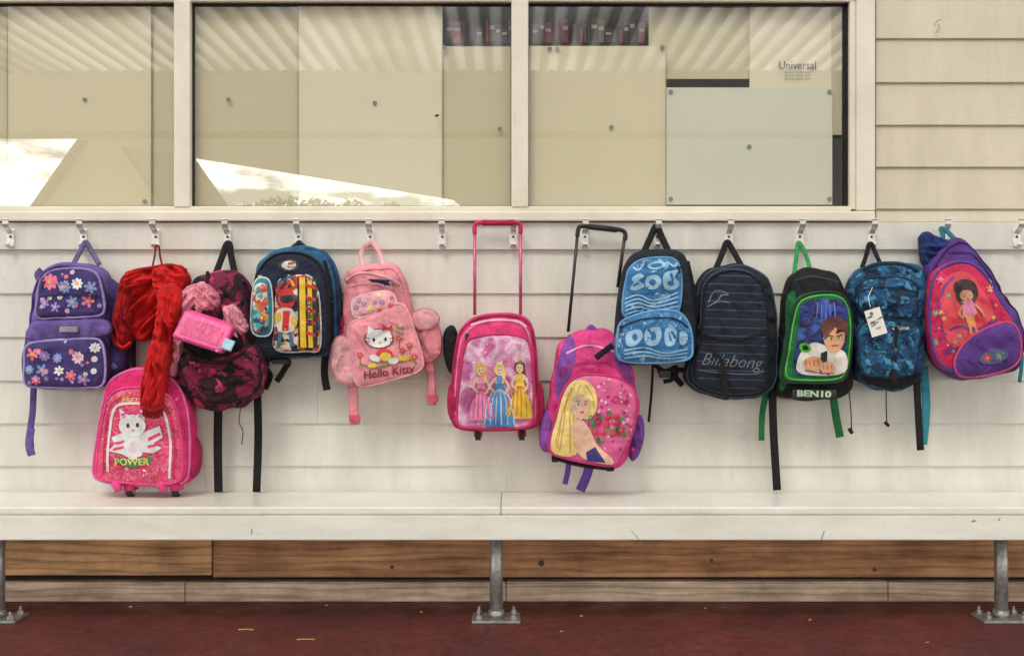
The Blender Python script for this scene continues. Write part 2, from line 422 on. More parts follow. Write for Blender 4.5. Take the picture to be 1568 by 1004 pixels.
room=B('classroom_interior')
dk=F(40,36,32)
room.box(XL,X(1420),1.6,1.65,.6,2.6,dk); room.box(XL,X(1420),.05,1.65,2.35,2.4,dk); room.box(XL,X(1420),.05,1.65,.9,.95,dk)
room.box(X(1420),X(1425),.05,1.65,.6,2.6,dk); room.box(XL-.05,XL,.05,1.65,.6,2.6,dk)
room.box(X(640),X(1040),.06,.3,Z(66),Z(60),F(60,45,35))
room.build()
bk=B('row_of_books')
x=X(640)
while x<X(1036):
    w=random.uniform(.008,.024); c=random.choice([(150,40,44),(170,50,54),(44,40,38),(50,70,110),(130,34,42),(100,90,76),(44,40,38),(66,60,54),(34,30,30),(34,30,30)])
    h=random.uniform(.045,.09); bk.box(x,x+w,.05,.2,Z(60)+.0005,Z(60)+h,V(*c),.0015)
    if w>.014: bk.box(x+.002,x+w-.002,.0485,.05,Z(60)+h*.55,Z(60)+h*.7,V(200,190,170),0)
    x+=w+random.choice([.001,.002,.012])
bk.build()

fm,nt,b=newmat('red_painted_concrete'); v=coords(nt)
col=ramp(nt,noisen(nt,v,2.4,8,.7),[(0.3,L((76,38,36))),(0.55,L((104,48,44))),(0.75,L((128,66,58)))])
col=mul(nt,col,ramp(nt,noisen(nt,v,38,6,.75),[(.33,(.5,.47,.47,1)),(.5,(1,1,1,1)),(.72,(1.25,1.2,1.15,1))]),.9)
col=mul(nt,col,ramp(nt,noisen(nt,v,260,2,.5),[(.25,(1.7,1.5,1.45,1)),(.33,(1,1,1,1))]),.8)
link(nt,col,b.inputs['Base Color']); link(nt,ramp(nt,noisen(nt,v,7,4),[(.3,(.4,.4,.4,1)),(.7,(.75,.75,.75,1))]),b.inputs['Roughness'])
bump(nt,b,noisen(nt,v,120,5,.7),.5,.002)
fl=B('veranda_floor'); fl.box(XL,XR,-4.2,0.05,-0.12,0.0,fm,0.0); fl.build()
gmm,nt,b=newmat('asphalt_yard'); v=coords(nt)
link(nt,ramp(nt,noisen(nt,v,3,8,.7),[(.3,(.26,.25,.23,1)),(.7,(.36,.35,.32,1))]),b.inputs['Base Color']); b.inputs['Roughness'].default_value=.9
gd=B('ground'); gd.add([(-300,-300,-.12),(300,-300,-.12),(300,300,-.12),(-300,300,-.12)],[(0,1,2,3)],gmm,False); gd.build()

# canopy over the yard (seen mirrored in the glass)
PER=0.12
def sheetmat(name,t,lo,striped):
    cm,nt,b=newmat(name); nt.nodes.remove(b)
    df=nt.nodes.new('ShaderNodeBsdfDiffuse'); tl=nt.nodes.new('ShaderNodeBsdfTranslucent'); mx=nt.nodes.new('ShaderNodeMixShader'); mx.inputs[0].default_value=t
    col=(.95,.93,.88,1)
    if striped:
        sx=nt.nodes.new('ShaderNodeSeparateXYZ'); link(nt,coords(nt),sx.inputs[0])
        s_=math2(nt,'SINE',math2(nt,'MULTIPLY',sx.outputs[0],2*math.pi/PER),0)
        r=ramp(nt,math2(nt,'MULTIPLY_ADD',s_,.5,.5),[(.2,(lo,lo,lo*.95,1)),(.8,(.97,.95,.92,1))])  # bright ridges and shaded valleys painted into the sheet colour
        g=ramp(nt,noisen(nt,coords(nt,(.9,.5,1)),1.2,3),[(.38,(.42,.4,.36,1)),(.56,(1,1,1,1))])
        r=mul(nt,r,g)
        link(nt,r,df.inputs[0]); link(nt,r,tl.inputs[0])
    else:
        df.inputs[0].default_value=(.6,.58,.5,1); tl.inputs[0].default_value=col
    link(nt,df.outputs[0],mx.inputs[1]); link(nt,tl.outputs[0],mx.inputs[2]); link(nt,mx.outputs[0],nt.nodes['Material Output'].inputs['Surface']); return cm
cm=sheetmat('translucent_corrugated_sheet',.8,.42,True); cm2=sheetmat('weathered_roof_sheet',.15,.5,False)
can=B('veranda_canopy'); om=V(205,198,178,.6)
def far(x):
    if x<-4.1: return -6.3
    if x<-0.6: return -7.6-(x+3.4)*1.5
    return -14.0
vs=[];fs=[];nc=0; x=-8.0
def zc(x): return 2.6+0.014*math.sin(2*math.pi*x/PER)
ys=(-2.0,-3.9)
while x<8:
    for y in ys: vs.append((x,y,zc(x)))
    x+=.012; nc+=1
for i in range(nc-1): fs.append((2*i,2*i+1,2*i+3,2*i+2))
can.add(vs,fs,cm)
vs=[];fs=[];nc=0; x=-8.0
while x<8:
    vs+= [(x,-3.9,2.62),(x,far(x),2.62)]; x+=.2; nc+=1
for i in range(nc-1): fs.append((2*i,2*i+1,2*i+3,2*i+2))
can.add(vs,fs,cm2,False)
can.box(-8,8,-6.24,-6.2,2.55,2.61,om,.004)
for x in (-5.6,3.0,6.5): can.box(x-.05,x+.05,-6.25,-6.15,-.12,2.5,om,.006)
can.build()
# school building across the yard: gabled, seen only as a reflection
sb=B('school_building'); cw=paint('school_wall',(190,182,160),(176,168,146)); rf=F(120,112,100)
gx,gy=-10.6,-25.0; hw=1.9; ze,zr=3.6,6.3
sb.add([(gx-hw,gy,-.12),(gx+hw,gy,-.12),(gx+hw,gy,ze),(gx,gy,zr-.05),(gx-hw,gy,ze),(gx-hw,gy-8,-.12),(gx+hw,gy-8,-.12),(gx+hw,gy-8,ze),(gx,gy-8,zr-.05),(gx-hw,gy-8,ze)],
  [(0,1,2,3,4),(9,8,7,6,5),(0,4,9,5),(1,6,7,2)],cw,False)
for sg in (-1,1):
    sb.add([(gx,gy+.4,zr),(gx+sg*(hw+.5),gy+.4,ze-.7),(gx+sg*(hw+.5),gy-8.4,ze-.7),(gx,gy-8.4,zr),(gx,gy+.4,zr+.18),(gx+sg*(hw+.5),gy+.4,ze-.52),(gx+sg*(hw+.5),gy-8.4,ze-.52),(gx,gy-8.4,zr+.18)],
      [(0,1,2,3),(7,6,5,4),(0,4,5,1),(2,6,7,3),(1,5,6,2)],rf,False)
sb.box(gx-.5,gx+.5,gy+.01,gy+.06,1.0,2.2,V(60,66,72,.2),.01); sb.box(gx-.6,gx+.6,gy+.002,gy+.03,.9,.985,om,.01)
sb.build()

def tree(x,y,h,seed):
    random.seed(seed); t=B('tree'); bark=F(80,62,46); leaf=multi('foliage_%d'%seed,[(70,92,50),(96,118,64),(124,140,84)],3,'noise',.7)
    t.tube([(x,y,-.1),(x+.1,y,h*.3),(x,y+.1,h*.7)],lambda u:.22*(1-u*.7),bark)
    cl=[]
    for i in range(18):
        a=random.uniform(0,6.28); r=random.uniform(.1,.42)*h; c=Vector((x+math.cos(a)*r,y+math.sin(a)*r,h*random.uniform(.45,.93))); cl.append(c)
        t.tube([(x,y,h*.35),((x+c.x)/2,(y+c.y)/2,(h*.35+c.z)/2+.1),tuple(c)],lambda u:.07*(1-u*.8),bark,sides=5,k=2)
    vs=[];fs=[]
    for c in cl:
        R=random.uniform(.1,.17)*h
        for i in range(330):
            p=c+Vector([random.gauss(0,1) for _ in range(3)]).normalized()*R*random.random()**.4
            u=Vector([random.gauss(0,1) for _ in range(3)]).normalized()*.085; w=u.orthogonal().normalized()*.055; o=len(vs)
            vs+=[p-u,p+w,p+u,p-w]; fs.append((o,o+1,o+2,o+3))
    t.add(vs,fs,leaf,False); t.build()
tree(-9.0,-32,5.2,2); tree(-6.6,-30,4.7,3); tree(-3.2,-31,4.7,4); tree(-17,-27,3.6,5)
random.seed(11)

# bench
be=B('bench'); bd=.315; zt=.353
be.box(XL,X(767)*.91-.0006,-bd,-.018,zt-.024,zt,benchm,.005)
be.box(X(767)*.91+.0006,XR,-bd,-.018,zt-.024,zt,benchm,.005)
be.box(XL,XR,-bd+.002,-bd+.030,zt-.097,zt-.0242,benchm,.003)
be.box(XL,XR,-.06,-.03,zt-.085,zt-.0245,benchm,.003)
ff=Flat(bd-.0025)
chip=plain(150,140,122)
for p in ([(1486,797),(1491,795),(1495,797),(1490,799)],[(384,812),(387,807),(386,820)],[(1530,792),(1527,797),(1532,795)]): be.decal(ff,p,chip,1)
be.line(ff,[(966,812),(975,821),(983,832)],.9,chip,1)
be.line(ff,[(1256,829),(1262,812)],1.1,plain(110,100,84),1)
ld=.215
for px in (-773-12,-3,760,1533):
    sx=X(px)*(D-ld)/D
    be.tube([(sx,-ld,.006),(sx,-ld,zt-.07)],.0195,galv,sides=20,sm=False)
    be.tube([(sx,-ld,.006),(sx,-ld,.03)],.0235,galv,sides=20,sm=False)
    be.box(sx-.072,sx+.072,-ld-.05,-ld+.05,.0005,.009,galv,.002)
    be.box(sx-.06,sx+.06,-ld-.05,-ld+.05,zt-.075,zt-.066,galv,.002)
    for a in (-.052,.052):
        for c in (-.033,.033):
            be.cyl((sx+a,-ld+c,.014),(0,0,1),.010,.012,galv,6); be.cyl((sx+a,-ld+c,.024),(0,0,1),.0045,.016,galv,8)
be.build()

for px in (-198,-89,20,131,241,350,458,567,677,786,895,1005,1114,1222,1331,1441,1552,1661):
    h=B('coat_hook'); x=X(px+ (1 if px<784 else 0)); w=.0095
    zb,zm=Z(379),Z(352)
    h.box(x-.0115,x+.0115,-.0222,-.0175,zb,zm,steel,.0015)
    def strip(prof,w):
        n=len(prof); vs=[];fs=[]
        for i,(d,z) in enumerate(prof):
            a=prof[max(0,i-1)];b_=prof[min(n-1,i+1)]; tx,tz=b_[0]-a[0],b_[1]-a[1]; l=math.hypot(tx,tz)
            nx,nz=-tz/l*.0018,tx/l*.0018
            for sx,sg in ((-w,1),(w,1),(w,-1),(-w,-1)): vs.append((x+sx,-(d+sg*nx),z+sg*nz))
        for i in range(n-1):
            for q in range(4): fs.append((4*i+q,4*i+(q+1)%4,4*i+4+(q+1)%4,4*i+4+q))
        fs.append((0,1,2,3)); fs.append((4*n-4,4*n-3,4*n-2,4*n-1)); h.add(vs,fs,steel,False)
    strip([(.022,zm-.014),(.028,zm-.006),(.042,zm-.002),(.052,zm+.004),(.057,zm+.014),(.058,zm+.028)],w)
    strip([(.022,zb+.010),(.029,zb+.001),(.037,zb+.001),(.042,zb+.008),(.042,zb+.015)],w*.85)
    h.cyl((x,-.0235,(zb+zm)/2+.004),(0,1,0),.004,.003,V(60,60,58),8)
    h.cyl((x,-.0585,zm+.028),(1,0,0),.0035,w*2,steel,10)
    h.build()

def loop(b,x0,y0,hx,hy,x1,y1,mat,w=7,d=.05):
    b.tube([W(x0,y0,d+.02),W(x0+(hx-x0)*.55,y0+(hy-y0)*.6,d),W(hx-3,hy+2,.046),W(hx,hy-1,.046),W(hx+3,hy+2,.046),W(x1+(hx-x1)*.55,y1+(hy-y1)*.6,d),W(x1,y1,d+.02)],w/S/2,mat,flat=.45)

# ---- 1 purple floral backpack
b=B('purple_floral_backpack'); P=F(112,88,162); DP=F(66,54,112)
fl_=[V(240,190,215),V(235,235,245),V(225,110,145),V(150,130,215),V(120,150,215),V(225,225,240)]; yc=V(240,165,100)
def scatter(b,sf,x0,y0,x1,y1,n,rr=(5,10),inside=None,mats=fl_,lvl=1):
    pl=[]
    tries=0
    while len(pl)<n and tries<1500:
        tries+=1; x=random.uniform(x0,x1); y=random.uniform(y0,y1); r=random.uniform(*rr)
        wx,wz=sf.xz(x,y)
        dx,dz=wx-sf.c[0],wz-sf.c[1]; a=int((math.atan2(dz,dx)/(2*math.pi))%1*sf.N)%sf.N
        if math.hypot(dx,dz)+r/S>sf.R[a]*.97: continue
        if all(math.hypot(x-p[0],y-p[1])>r+p[2]+.5 for p in pl):
            pl.append((x,y,r)); b.flower(sf,x,y,r,random.choice([5,6,8]),random.choice(mats),yc,lvl)
sd=b.pillow([(160,436),(178,432),(190,448),(188,480),(196,520),(196,560),(184,572),(160,572)],.02,.05,.085,DP,wr=.009)
scatter(b,sd,160,436,198,570,9,(4,7))
body=b.pillow([(66,418),(90,404),(130,402),(156,410),(168,435),(172,480),(170,540),(166,582),(148,594),(110,596),(60,594),(41,584),(40,545),(48,500),(55,450)],.02,.07,.125,P,n=3.5,wr=.012,fold=(.005,70,16))
b.piping(body,.93,.004,F(84,66,126))
up_=b.pillow([(66,428),(85,414),(125,411),(150,418),(159,440),(163,478),(140,485),(90,487),(60,486),(60,455)],.08,.115,.145,DP,n=4,wr=.008)
b.piping(up_,.985,.0045,F(156,138,198)); scatter(b,up_,60,412,162,486,9,(8,13)); scatter(b,up_,60,412,162,486,16,(2.5,5))
fl2=b.pillow([(50,494),(80,490),(130,489),(164,490),(168,512),(110,522),(44,520)],.08,.12,.145,F(106,84,154),wr=.008,fold=(.006,20,24))
b.box(W(92,0,.15).x,W(120,0,.15).x,-.158,-.146,W(0,509,.15).z,W(0,500,.15).z,V(150,140,160),.003)
lo=b.pillow([(44,530),(70,522),(140,518),(160,524),(166,560),(162,588),(140,593),(60,592),(42,586),(41,560)],.08,.12,.16,DP,n=4,wr=.008)
b.piping(lo,.985,.0045,F(168,154,204)); scatter(b,lo,42,520,164,592,11,(7,12)); scatter(b,lo,42,520,164,592,18,(2.5,5))
b.line(up_,[(64,455),(110,452),(160,455)],2,F(40,32,70),4); b.pull(up_,150,452,.02,blk,10); b.pull(up_,72,432,.02,blk,-10)
loop(b,112,405,131,372,152,405,F(104,94,134),8)
b.strap([(52,590),(50,630),(46,660),(47,694)],.10,10,F(90,72,136)); b.strap([(47,655),(44,680),(48,697)],.105,12,P)
b.strap([(60,430),(56,420),(64,412)],.11,8,P)
b.build()

# ---- 3 pink trolley
b=B('pink_rolling_backpack'); PK=F(226,36,118); HP=V(236,58,138)
glit=multi('red_pink_glitter',[(236,60,110),(225,40,90),(250,120,150),(230,50,100),(240,80,120)],55,'noise',.3)
b.pillow([(268,672),(296,668),(306,690),(302,725),(285,738),(268,736)],.04,.08,.12,F(180,22,84),wr=.010)
body=b.pillow([(172,580),(205,562),(240,563),(272,578),(291,610),(298,660),(297,720),(290,738),(255,744),(190,742),(152,734),(146,716),(153,660),(162,610)],.03,.09,.145,PK,n=4,wr=.009)
b.piping(body,.96,.004,F(246,124,176))
fp=b.pillow([(170,606),(196,592),(236,594),(266,608),(277,640),(283,690),(280,732),(250,741),(190,738),(152,730),(150,712),(157,655)],.09,.14,.17,glit,n=5,wr=.005)
b.piping(fp,.98,.0045,HP)
b.line(fp,[(170,720),(172,670),(180,625),(205,616),(240,620),(258,634),(266,680),(264,730)],4,V(250,215,225),2)
b.line(fp,[(163,725),(166,660),(176,618),(205,607),(245,612),(264,630),(272,680),(270,735)],2.2,V(200,24,84),2)
WH=V(245,240,242)
b.decal(fp,[(176,668),(195,660),(208,668),(225,660),(250,650),(254,668),(240,676),(252,684),(240,692),(222,690),(205,698),(190,692),(172,688),(182,678)],WH,2)
for q in ([(176,676),(196,672),(196,676),(176,681)],[(232,668),(250,660),(252,664),(232,674)],[(232,680),(250,676),(250,680),(232,684)],[(180,684),(196,680),(196,684),(180,688)]): b.decal(fp,q,V(230,60,110),3)
b.ell(fp,210,680,13,22,WH,3); b.ell(fp,208,650,21,17,WH,4); b.ell(fp,210,684,7,10,V(250,205,220),4)
b.decal(fp,[(190,642),(188,624),(204,636)],WH,4); b.decal(fp,[(213,635),(226,622),(228,642)],WH,4)
b.decal(fp,[(192,640),(191,630),(200,637)],V(240,150,180),5); b.decal(fp,[(217,636),(224,628),(225,640)],V(240,150,180),5)
b.ell(fp,201,650,2.5,3.5,V(60,20,60),5); b.ell(fp,216,649,2.5,3.5,V(60,20,60),5); b.ell(fp,209,657,2,1.4,V(230,80,120),5)
b.line(fp,[(190,634),(207,629),(226,632)],3,V(230,60,130),6)
b.ell(fp,203,692,6,5,WH,5); b.ell(fp,218,692,6,5,WH,5)
b.decal(fp,[(182,696),(208,704),(238,696),(236,706),(208,714),(184,706)],V(50,140,90),5)
b.text(fp,'POWER',208,705,11,V(250,235,120),6,0,0,1.0,.02)
b.text(fp,'PRETTY',212,612,8,V(250,200,90),3,2,0,1.1,.02)
for i in range(40):
    x=random.uniform(160,272); y=random.uniform(600,735)
    if x<178 or x>252 or y>716: b.ell(fp,x,y,random.uniform(1.2,3.5),random.uniform(1,2.6),random.choice([V(250,170,190),V(250,110,150),V(190,24,64),V(250,225,225)]),1,random.random()*180,8)
for px in (200,270):
    p=W(px,748,.12); b.cyl((p.x,-.12,.353+.017),(1,0,0),.0165,.022,rubber); b.cyl((p.x,-.12,.353+.017),(1,0,0),.009,.026,V(180,180,180),12)
    b.box(p.x-.016,p.x+.016,-.14,-.09,.372,.395,V(200,30,100),.004)
for px in (183,252):
    b.tube([W(px-6,736,.15),W(px,752,.15)],lambda u:.02-.009*u,HP)
b.strap([(205,520),(205,560),(206,575)],.05,7,black); b.strap([(238,500),(240,570)],.05,7,black)
b.build()

# ---- 2 red sweater
b=B('red_sweater'); RD=F(204,22,24,.95); RD2=F(158,14,18,.95)
b.pillow([(190,424),(212,412),(244,410),(278,407),(290,425),(284,452),(262,472),(242,486),(234,512),(214,520),(196,500),(184,470)],.03,.065,.105,RD,n=3,wr=.006,ws=14,fold=(.026,-40,34))
b.pillow([(188,424),(206,420),(214,440),(208,478),(204,512),(192,538),(178,530),(175,504),(180,465)],.05,.08,.125,RD2,n=2.8,wr=.005,ws=18,fold=(.020,12,44))
b.pillow([(192,424),(214,412),(240,412),(236,428),(214,440),(196,446)],.07,.10,.135,RD,n=2.6,wr=.005,ws=18,fold=(.020,110,44))
b.pillow([(234,414),(262,404),(286,413),(283,436),(268,460),(250,468),(238,446)],.08,.11,.15,RD,n=2.6,wr=.005,ws=18,fold=(.022,62,46))
b.pillow([(246,440),(273,438),(278,465),(268,505),(258,548),(248,560),(236,548),(236,510),(243,470)],.10,.15,.185,RD,n=2.6,wr=.004,ws=16,fold=(.020,12,44))
b.pillow([(233,525),(248,520),(262,532),(256,570),(252,600),(251,626),(234,636),(217,628),(216,600),(223,560)],.10,.165,.205,RD,n=2.6,wr=.004,ws=16,fold=(.018,-10,46))
b.tube([W(190,430,.11),W(202,416,.12),W(232,410,.125),W(262,406,.135),W(286,414,.12)],.0055,RD2,flat=.7)
for i in range(8):
    u=i/7; b.tube([W(219+u*30,622+3*math.sin(u*3.1),.205),W(220+u*28,637+4*math.sin(u*3.1),.205)],.0032,RD2,sm=False,sides=6)
b.tube([W(216,622,.2),W(234,629,.222),W(252,622,.2)],.0035,RD2)
b.tube([W(178,524,.10),W(188,532,.12),W(200,524,.11)],.005,RD,flat=.6)
loop(b,232,414,241,377,250,414,F(110,18,22),3)
b.build()

# ---- 4 maroon camo backpack
b=B('camouflage_backpack'); cam=camo('maroon_camouflage',(124,24,62),[((48,12,28),.52),((186,50,98),.60),((18,12,16),.58)],15)
body=b.pillow([(300,432),(322,416),(355,414),(376,424),(386,460),(400,510),(408,560),(402,600),(375,620),(335,630),(298,618),(276,580),(270,535),(280,480)],.02,.08,.15,cam,n=3,wr=.014,fold=(.016,60,16))
b.decal(body,[(286,500),(330,520),(372,500),(384,530),(340,550),(300,548),(280,528)],F(16,10,14),1)  # dark hollow of the open bag, its shade painted on flat
pk=b.pillow([(288,552),(340,545),(392,528),(402,565),(394,600),(345,618),(300,608),(282,580)],.10,.145,.175,cam,n=3.2,wr=.010,fold=(.014,80,20))
b.piping(pk,.97,.0035,F(30,14,22))
b.tube([W(282,535,.15),W(310,552,.175),W(350,552,.18),W(385,530,.16)],.006,F(36,14,26))
b.tube([W(318,416,.12),W(316,450,.14),W(312,490,.15)],.006,F(36,14,26)); b.tube([W(365,420,.12),W(378,470,.15),W(388,520,.15)],.006,F(30,14,22))
LP=F(236,152,168,.95); LPd=F(222,132,152,.95)
b.pillow([(268,462),(284,440),(306,432),(326,438),(338,452),(334,476),(316,484),(290,492),(272,498),(264,485)],.08,.12,.155,LP,n=2.7,wr=.006,ws=18,fold=(.022,-40,40))
b.pillow([(296,444),(312,434),(330,444),(338,464),(322,476),(302,470)],.10,.14,.18,LPd,n=2.6,wr=.005,ws=22,fold=(.018,40,48))
b.pillow([(264,480),(282,476),(286,510),(278,550),(270,576),(262,578),(256,560),(258,520)],.08,.11,.145,LP,n=2.6,wr=.004,ws=22,fold=(.016,6,48))
b.pillow([(340,474),(358,466),(374,482),(382,504),(372,520),(352,508)],.10,.13,.155,LP,n=2.6,wr=.005,ws=22,fold=(.016,30,46))
c=W(316,508,.19); R=Matrix.Rotation(math.radians(18),3,'Y')@Matrix.Rotation(math.radians(-30),3,'X')
LB=V(222,58,130,.35)
b.box(c.x-.074,c.x+.074,c.y-.035,c.y+.03,c.z-.044,c.z+.044,LB,.014,R,3)
b.box(c.x-.078,c.x+.078,c.y-.041,c.y-.024,c.z-.048,c.z+.048,V(232,76,146,.3),.008,R,3)
b.box(c.x-.06,c.x+.06,c.y-.0435,c.y-.0405,c.z-.030,c.z+.030,V(210,48,118,.3),.0012,R,2)
p=W(350,528,.24); b.box(p.x-.018,p.x+.014,p.y-.003,p.y+.006,p.z-.018,p.z+.018,V(150,195,215,.3),.003,R)
p=W(335,531,.24); b.box(p.x-.005,p.x+.005,p.y-.004,p.y+.006,p.z-.017,p.z+.017,V(245,240,245,.3),.002,R)
loop(b,330,420,349,374,360,420,black,10)
b.strap([(334,622),(333,680),(334,753)],.06,13,black); b.strap([(394,596),(395,670),(393,753)],.06,12,black)
b.tube([W(370,618,.15),W(366,645,.15),W(372,660,.15),W(370,680,.15)],.0015,black)
b.strap([(404,560),(414,575),(406,596)],.06,8,black)
b.build()

# ---- 5 racing backpack
b=B('racing_print_backpack'); NV=F(28,36,58); TL=F(38,92,132)
body=b.pillow([(400,400),(425,382),(460,376),(492,382),(512,402),(522,450),(522,505),(512,540),(460,548),(405,545),(388,530),(386,470),(392,425)],.02,.07,.125,TL,n=3.5,wr=.010,fold=(.005,70,16))
b.line(body,[(500,400),(512,450),(512,530)],5,black,1); b.line(body,[(470,381),(500,388),(517,430),(520,500)],3,F(26,52,84),1)
fp=b.pillow([(398,414),(414,394),(440,385),(472,389),(494,408),(505,450),(507,500),(501,538),(470,545),(410,543),(390,532),(387,480),(391,435)],.08,.12,.155,NV,n=4.5,wr=.007)
b.piping(fp,.97,.004,black)
comic=multi('comic_print',[(176,40,34),(216,208,188),(40,90,120),(224,166,46),(26,34,58),(190,70,40),(200,190,172),(26,26,32)],46,'voronoi',.4)
art=b.pillow([(424,440),(436,424),(462,420),(480,428),(488,450),(490,530),(470,537),(424,535),(420,500)],.12,.150,.168,comic,n=6,wr=.004)
b.piping(art,1.0,.0035,V(225,225,220))
for x0,x1,c_ in ((457,460,(30,28,26)),(460,469,(240,186,36)),(469,472,(30,28,26)),(472,479,(240,186,36)),(479,486,(40,36,36))):
    b.decal(art,[(x0,424),(x1,426),(x1+2,532),(x0+2,532)],V(*c_),1)
for y in (434,452,470,488,506): b.decal(art,[(470,y),(485,y+5),(485,y+10),(470,y+5)],V(206,46,34),2)
b.text(art,'STORM',475,478,8,V(30,28,26),3,88,0,1.2,.02)
b.decal(art,[(430,448),(440,440),(450,446),(454,462),(446,472),(434,470),(428,460)],V(200,36,34),2,True); b.decal(art,[(432,454),(450,452),(450,462),(434,463)],V(30,34,50),3,True)
b.decal(art,[(428,474),(448,472),(455,488),(450,508),(430,508),(424,488)],V(226,214,196),2,True); b.decal(art,[(436,476),(446,476),(444,506),(434,506)],V(200,36,34),3); b.ell(art,428,486,5,8,V(236,184,46),4,20); b.ell(art,452,492,5,8,V(236,184,46),4,-20)
b.line(art,[(432,508),(428,532)],6,V(44,100,130),2); b.line(art,[(446,508),(450,530)],6,V(44,100,130),2)
pc=b.pillow([(392,432),(404,424),(416,432),(420,470),(418,508),(404,516),(388,508),(387,470)],.12,.150,.185,F(56,124,146),n=3.5,wr=.005)
b.piping(pc,.97,.003,V(210,215,215))
ins=multi('comic_print_small',[(60,150,165),(206,76,48),(220,216,200),(80,180,190),(196,146,56),(40,80,100)],64,'voronoi',.4)
b.decal(pc,[(394,438),(412,438),(415,480),(412,505),(392,505),(391,470)],ins,1,True)
b.ell(fp,446,407,16,10,V(20,22,30),1); b.ell(fp,446,407,11,7,V(205,200,195),2); b.line(fp,[(438,412),(446,405),(457,402)],3,V(180,40,40),3); b.line(fp,[(437,405),(447,410),(456,409)],1.4,V(60,60,70),4)
loop(b,438,388,458,372,478,388,NV,7); b.pull(fp,402,424,.02,V(180,180,180),-20)
b.strap([(498,540),(497,570),(500,597)],.08,11,black); b.strap([(412,548),(440,552),(436,565),(424,584)],.08,9,black)
p=W(430,553,.1); b.box(p.x-.025,p.x+.025,-.11,-.09,p.z-.008,p.z+.008,blk,.003)
b.build()

# ---- 6 pink kitten backpack
b=B('pink_kitten_backpack'); LP=F(240,146,156); LP2=F(246,170,176)
b.pillow([(515,486),(535,484),(538,510),(522,518),(512,510)],.02,.06,.08,F(170,30,88),wr=.01)
body=b.pillow([(526,425),(545,408),(575,402),(606,404),(620,425),(632,470),(646,520),(652,560),(630,572),(590,584),(548,594),(530,580),(520,550),(526,510),(527,465)],.02,.07,.13,LP,n=3.2,wr=.012,fold=(.009,70,18))
b.piping(body,.9,.003,F(225,125,138))
b.tube([W(530,430,.11),W(552,418,.14),W(590,424,.15),W(612,436,.13)],.005,LP2)
b.decal(body,[(566,428),(600,430),(606,438),(580,438)],F(30,40,90),1); b.line(body,[(530,440),(570,434),(620,446)],3,LP2,2)
lp=b.pillow([(512,520),(535,514),(546,545),(548,588),(534,590),(516,578),(508,552)],.04,.09,.125,LP2,n=4.5,wr=.006,fold=(.006,20,24))
b.piping(lp,.96,.0025,F(222,130,142))
rp=b.pillow([(632,484),(652,474),(666,480),(672,498),(676,520),(674,542),(656,554),(642,545),(636,515)],.04,.08,.112,LP,n=4.5,wr=.007,fold=(.006,20,24))
fl3=b.pillow([(630,482),(650,472),(668,478),(673,492),(656,504),(638,502)],.08,.112,.124,LP2,n=4.5,wr=.004); b.piping(fl3,.98,.002,F(214,120,132)); b.piping(rp,.96,.0025,F(222,130,142))
sp=b.pillow([(540,462),(556,452),(590,446),(604,452),(608,470),(590,478),(548,486),(540,478)],.10,.14,.16,LP2,n=4,wr=.004)
b.piping(sp,.98,.003,V(250,200,200)); scatter(b,sp,540,448,606,484,10,(3,6),mats=[V(230,70,60),V(120,160,90),V(250,220,120),V(160,120,190)])
fp=b.pillow([(534,500),(560,484),(606,464),(624,472),(636,505),(648,545),(646,566),(610,580),(560,592),(545,586),(540,550)],.10,.14,.165,LP,n=4.5,wr=.006)
b.piping(fp,.98,.0035,LP2)
WH=V(248,244,238); RE=V(206,38,42); BR=V(110,30,30)
b.ell(fp,590,543,13,10,V(220,56,46),2); b.ell(fp,592,546,9,7,V(245,210,80),3)
b.ell(fp,582,518,22,15.5,BR,2); b.ell(fp,582,518,20.5,14,WH,3)
for q in ([(564,512),(566,499),(577,506)],[(588,505),(599,497),(600,511)]): b.decal(fp,q,WH,3)
b.ell(fp,574,520,1.8,3,V(20,16,16),5); b.ell(fp,592,519,1.8,3,V(20,16,16),5); b.ell(fp,583,524,2.4,1.6,V(245,190,50),5)
for sx in (-1,1):
    for k in (-3,1): b.line(fp,[(583+sx*15,522+k),(583+sx*24,520+k*2)],1,BR,5)
b.decal(fp,[(594,503),(588,496),(587,508)],RE,6); b.decal(fp,[(594,503),(602,497),(602,509)],RE,6); b.ell(fp,594,503,2.5,2.5,RE,7)
b.ell(fp,576,548,9,5,WH,4,20); b.ell(fp,604,552,8,5,WH,4,-10)
b.line(fp,[(552,556),(580,562),(625,550),(640,556)],3,V(110,140,60),2); b.ell(fp,572,559,7,4,V(240,190,60),3); b.ell(fp,620,548,9,4,V(240,180,50),3)
for x,y in ((553,545),(612,520),(628,530),(636,548),(617,538)):
    b.line(fp,[(x,y),(x+1,y+12)],1.5,V(90,130,60),2); b.flower(fp,x,y-2,5,5,RE,yc,3)
for y in (500,508,516): b.ell(fp,610,y,3,2,V(110,150,70),2,30,8); b.ell(fp,617,y+2,3,2,V(110,150,70),2,-30,8)
b.text(fp,'Hello Kitty',597,569,13,V(130,24,34),4,-8,.15,1.0,.012)
b.tube([W(556,408,.09),W(553,388,.06),W(562,374,.05),W(570,373,.046),W(580,384,.06),W(588,408,.09)],.008,LP2,flat=.5)
b.strap([(540,590),(541,620),(543,650)],.09,14,LP); b.strap([(658,552),(660,585),(662,620)],.09,12,LP)
for x,y in ((543,640),(662,610)): p=W(x,y,.1); b.box(p.x-.017,p.x+.017,-.105,-.09,p.z-.01,p.z+.01,F(220,90,112),.002)
b.build()

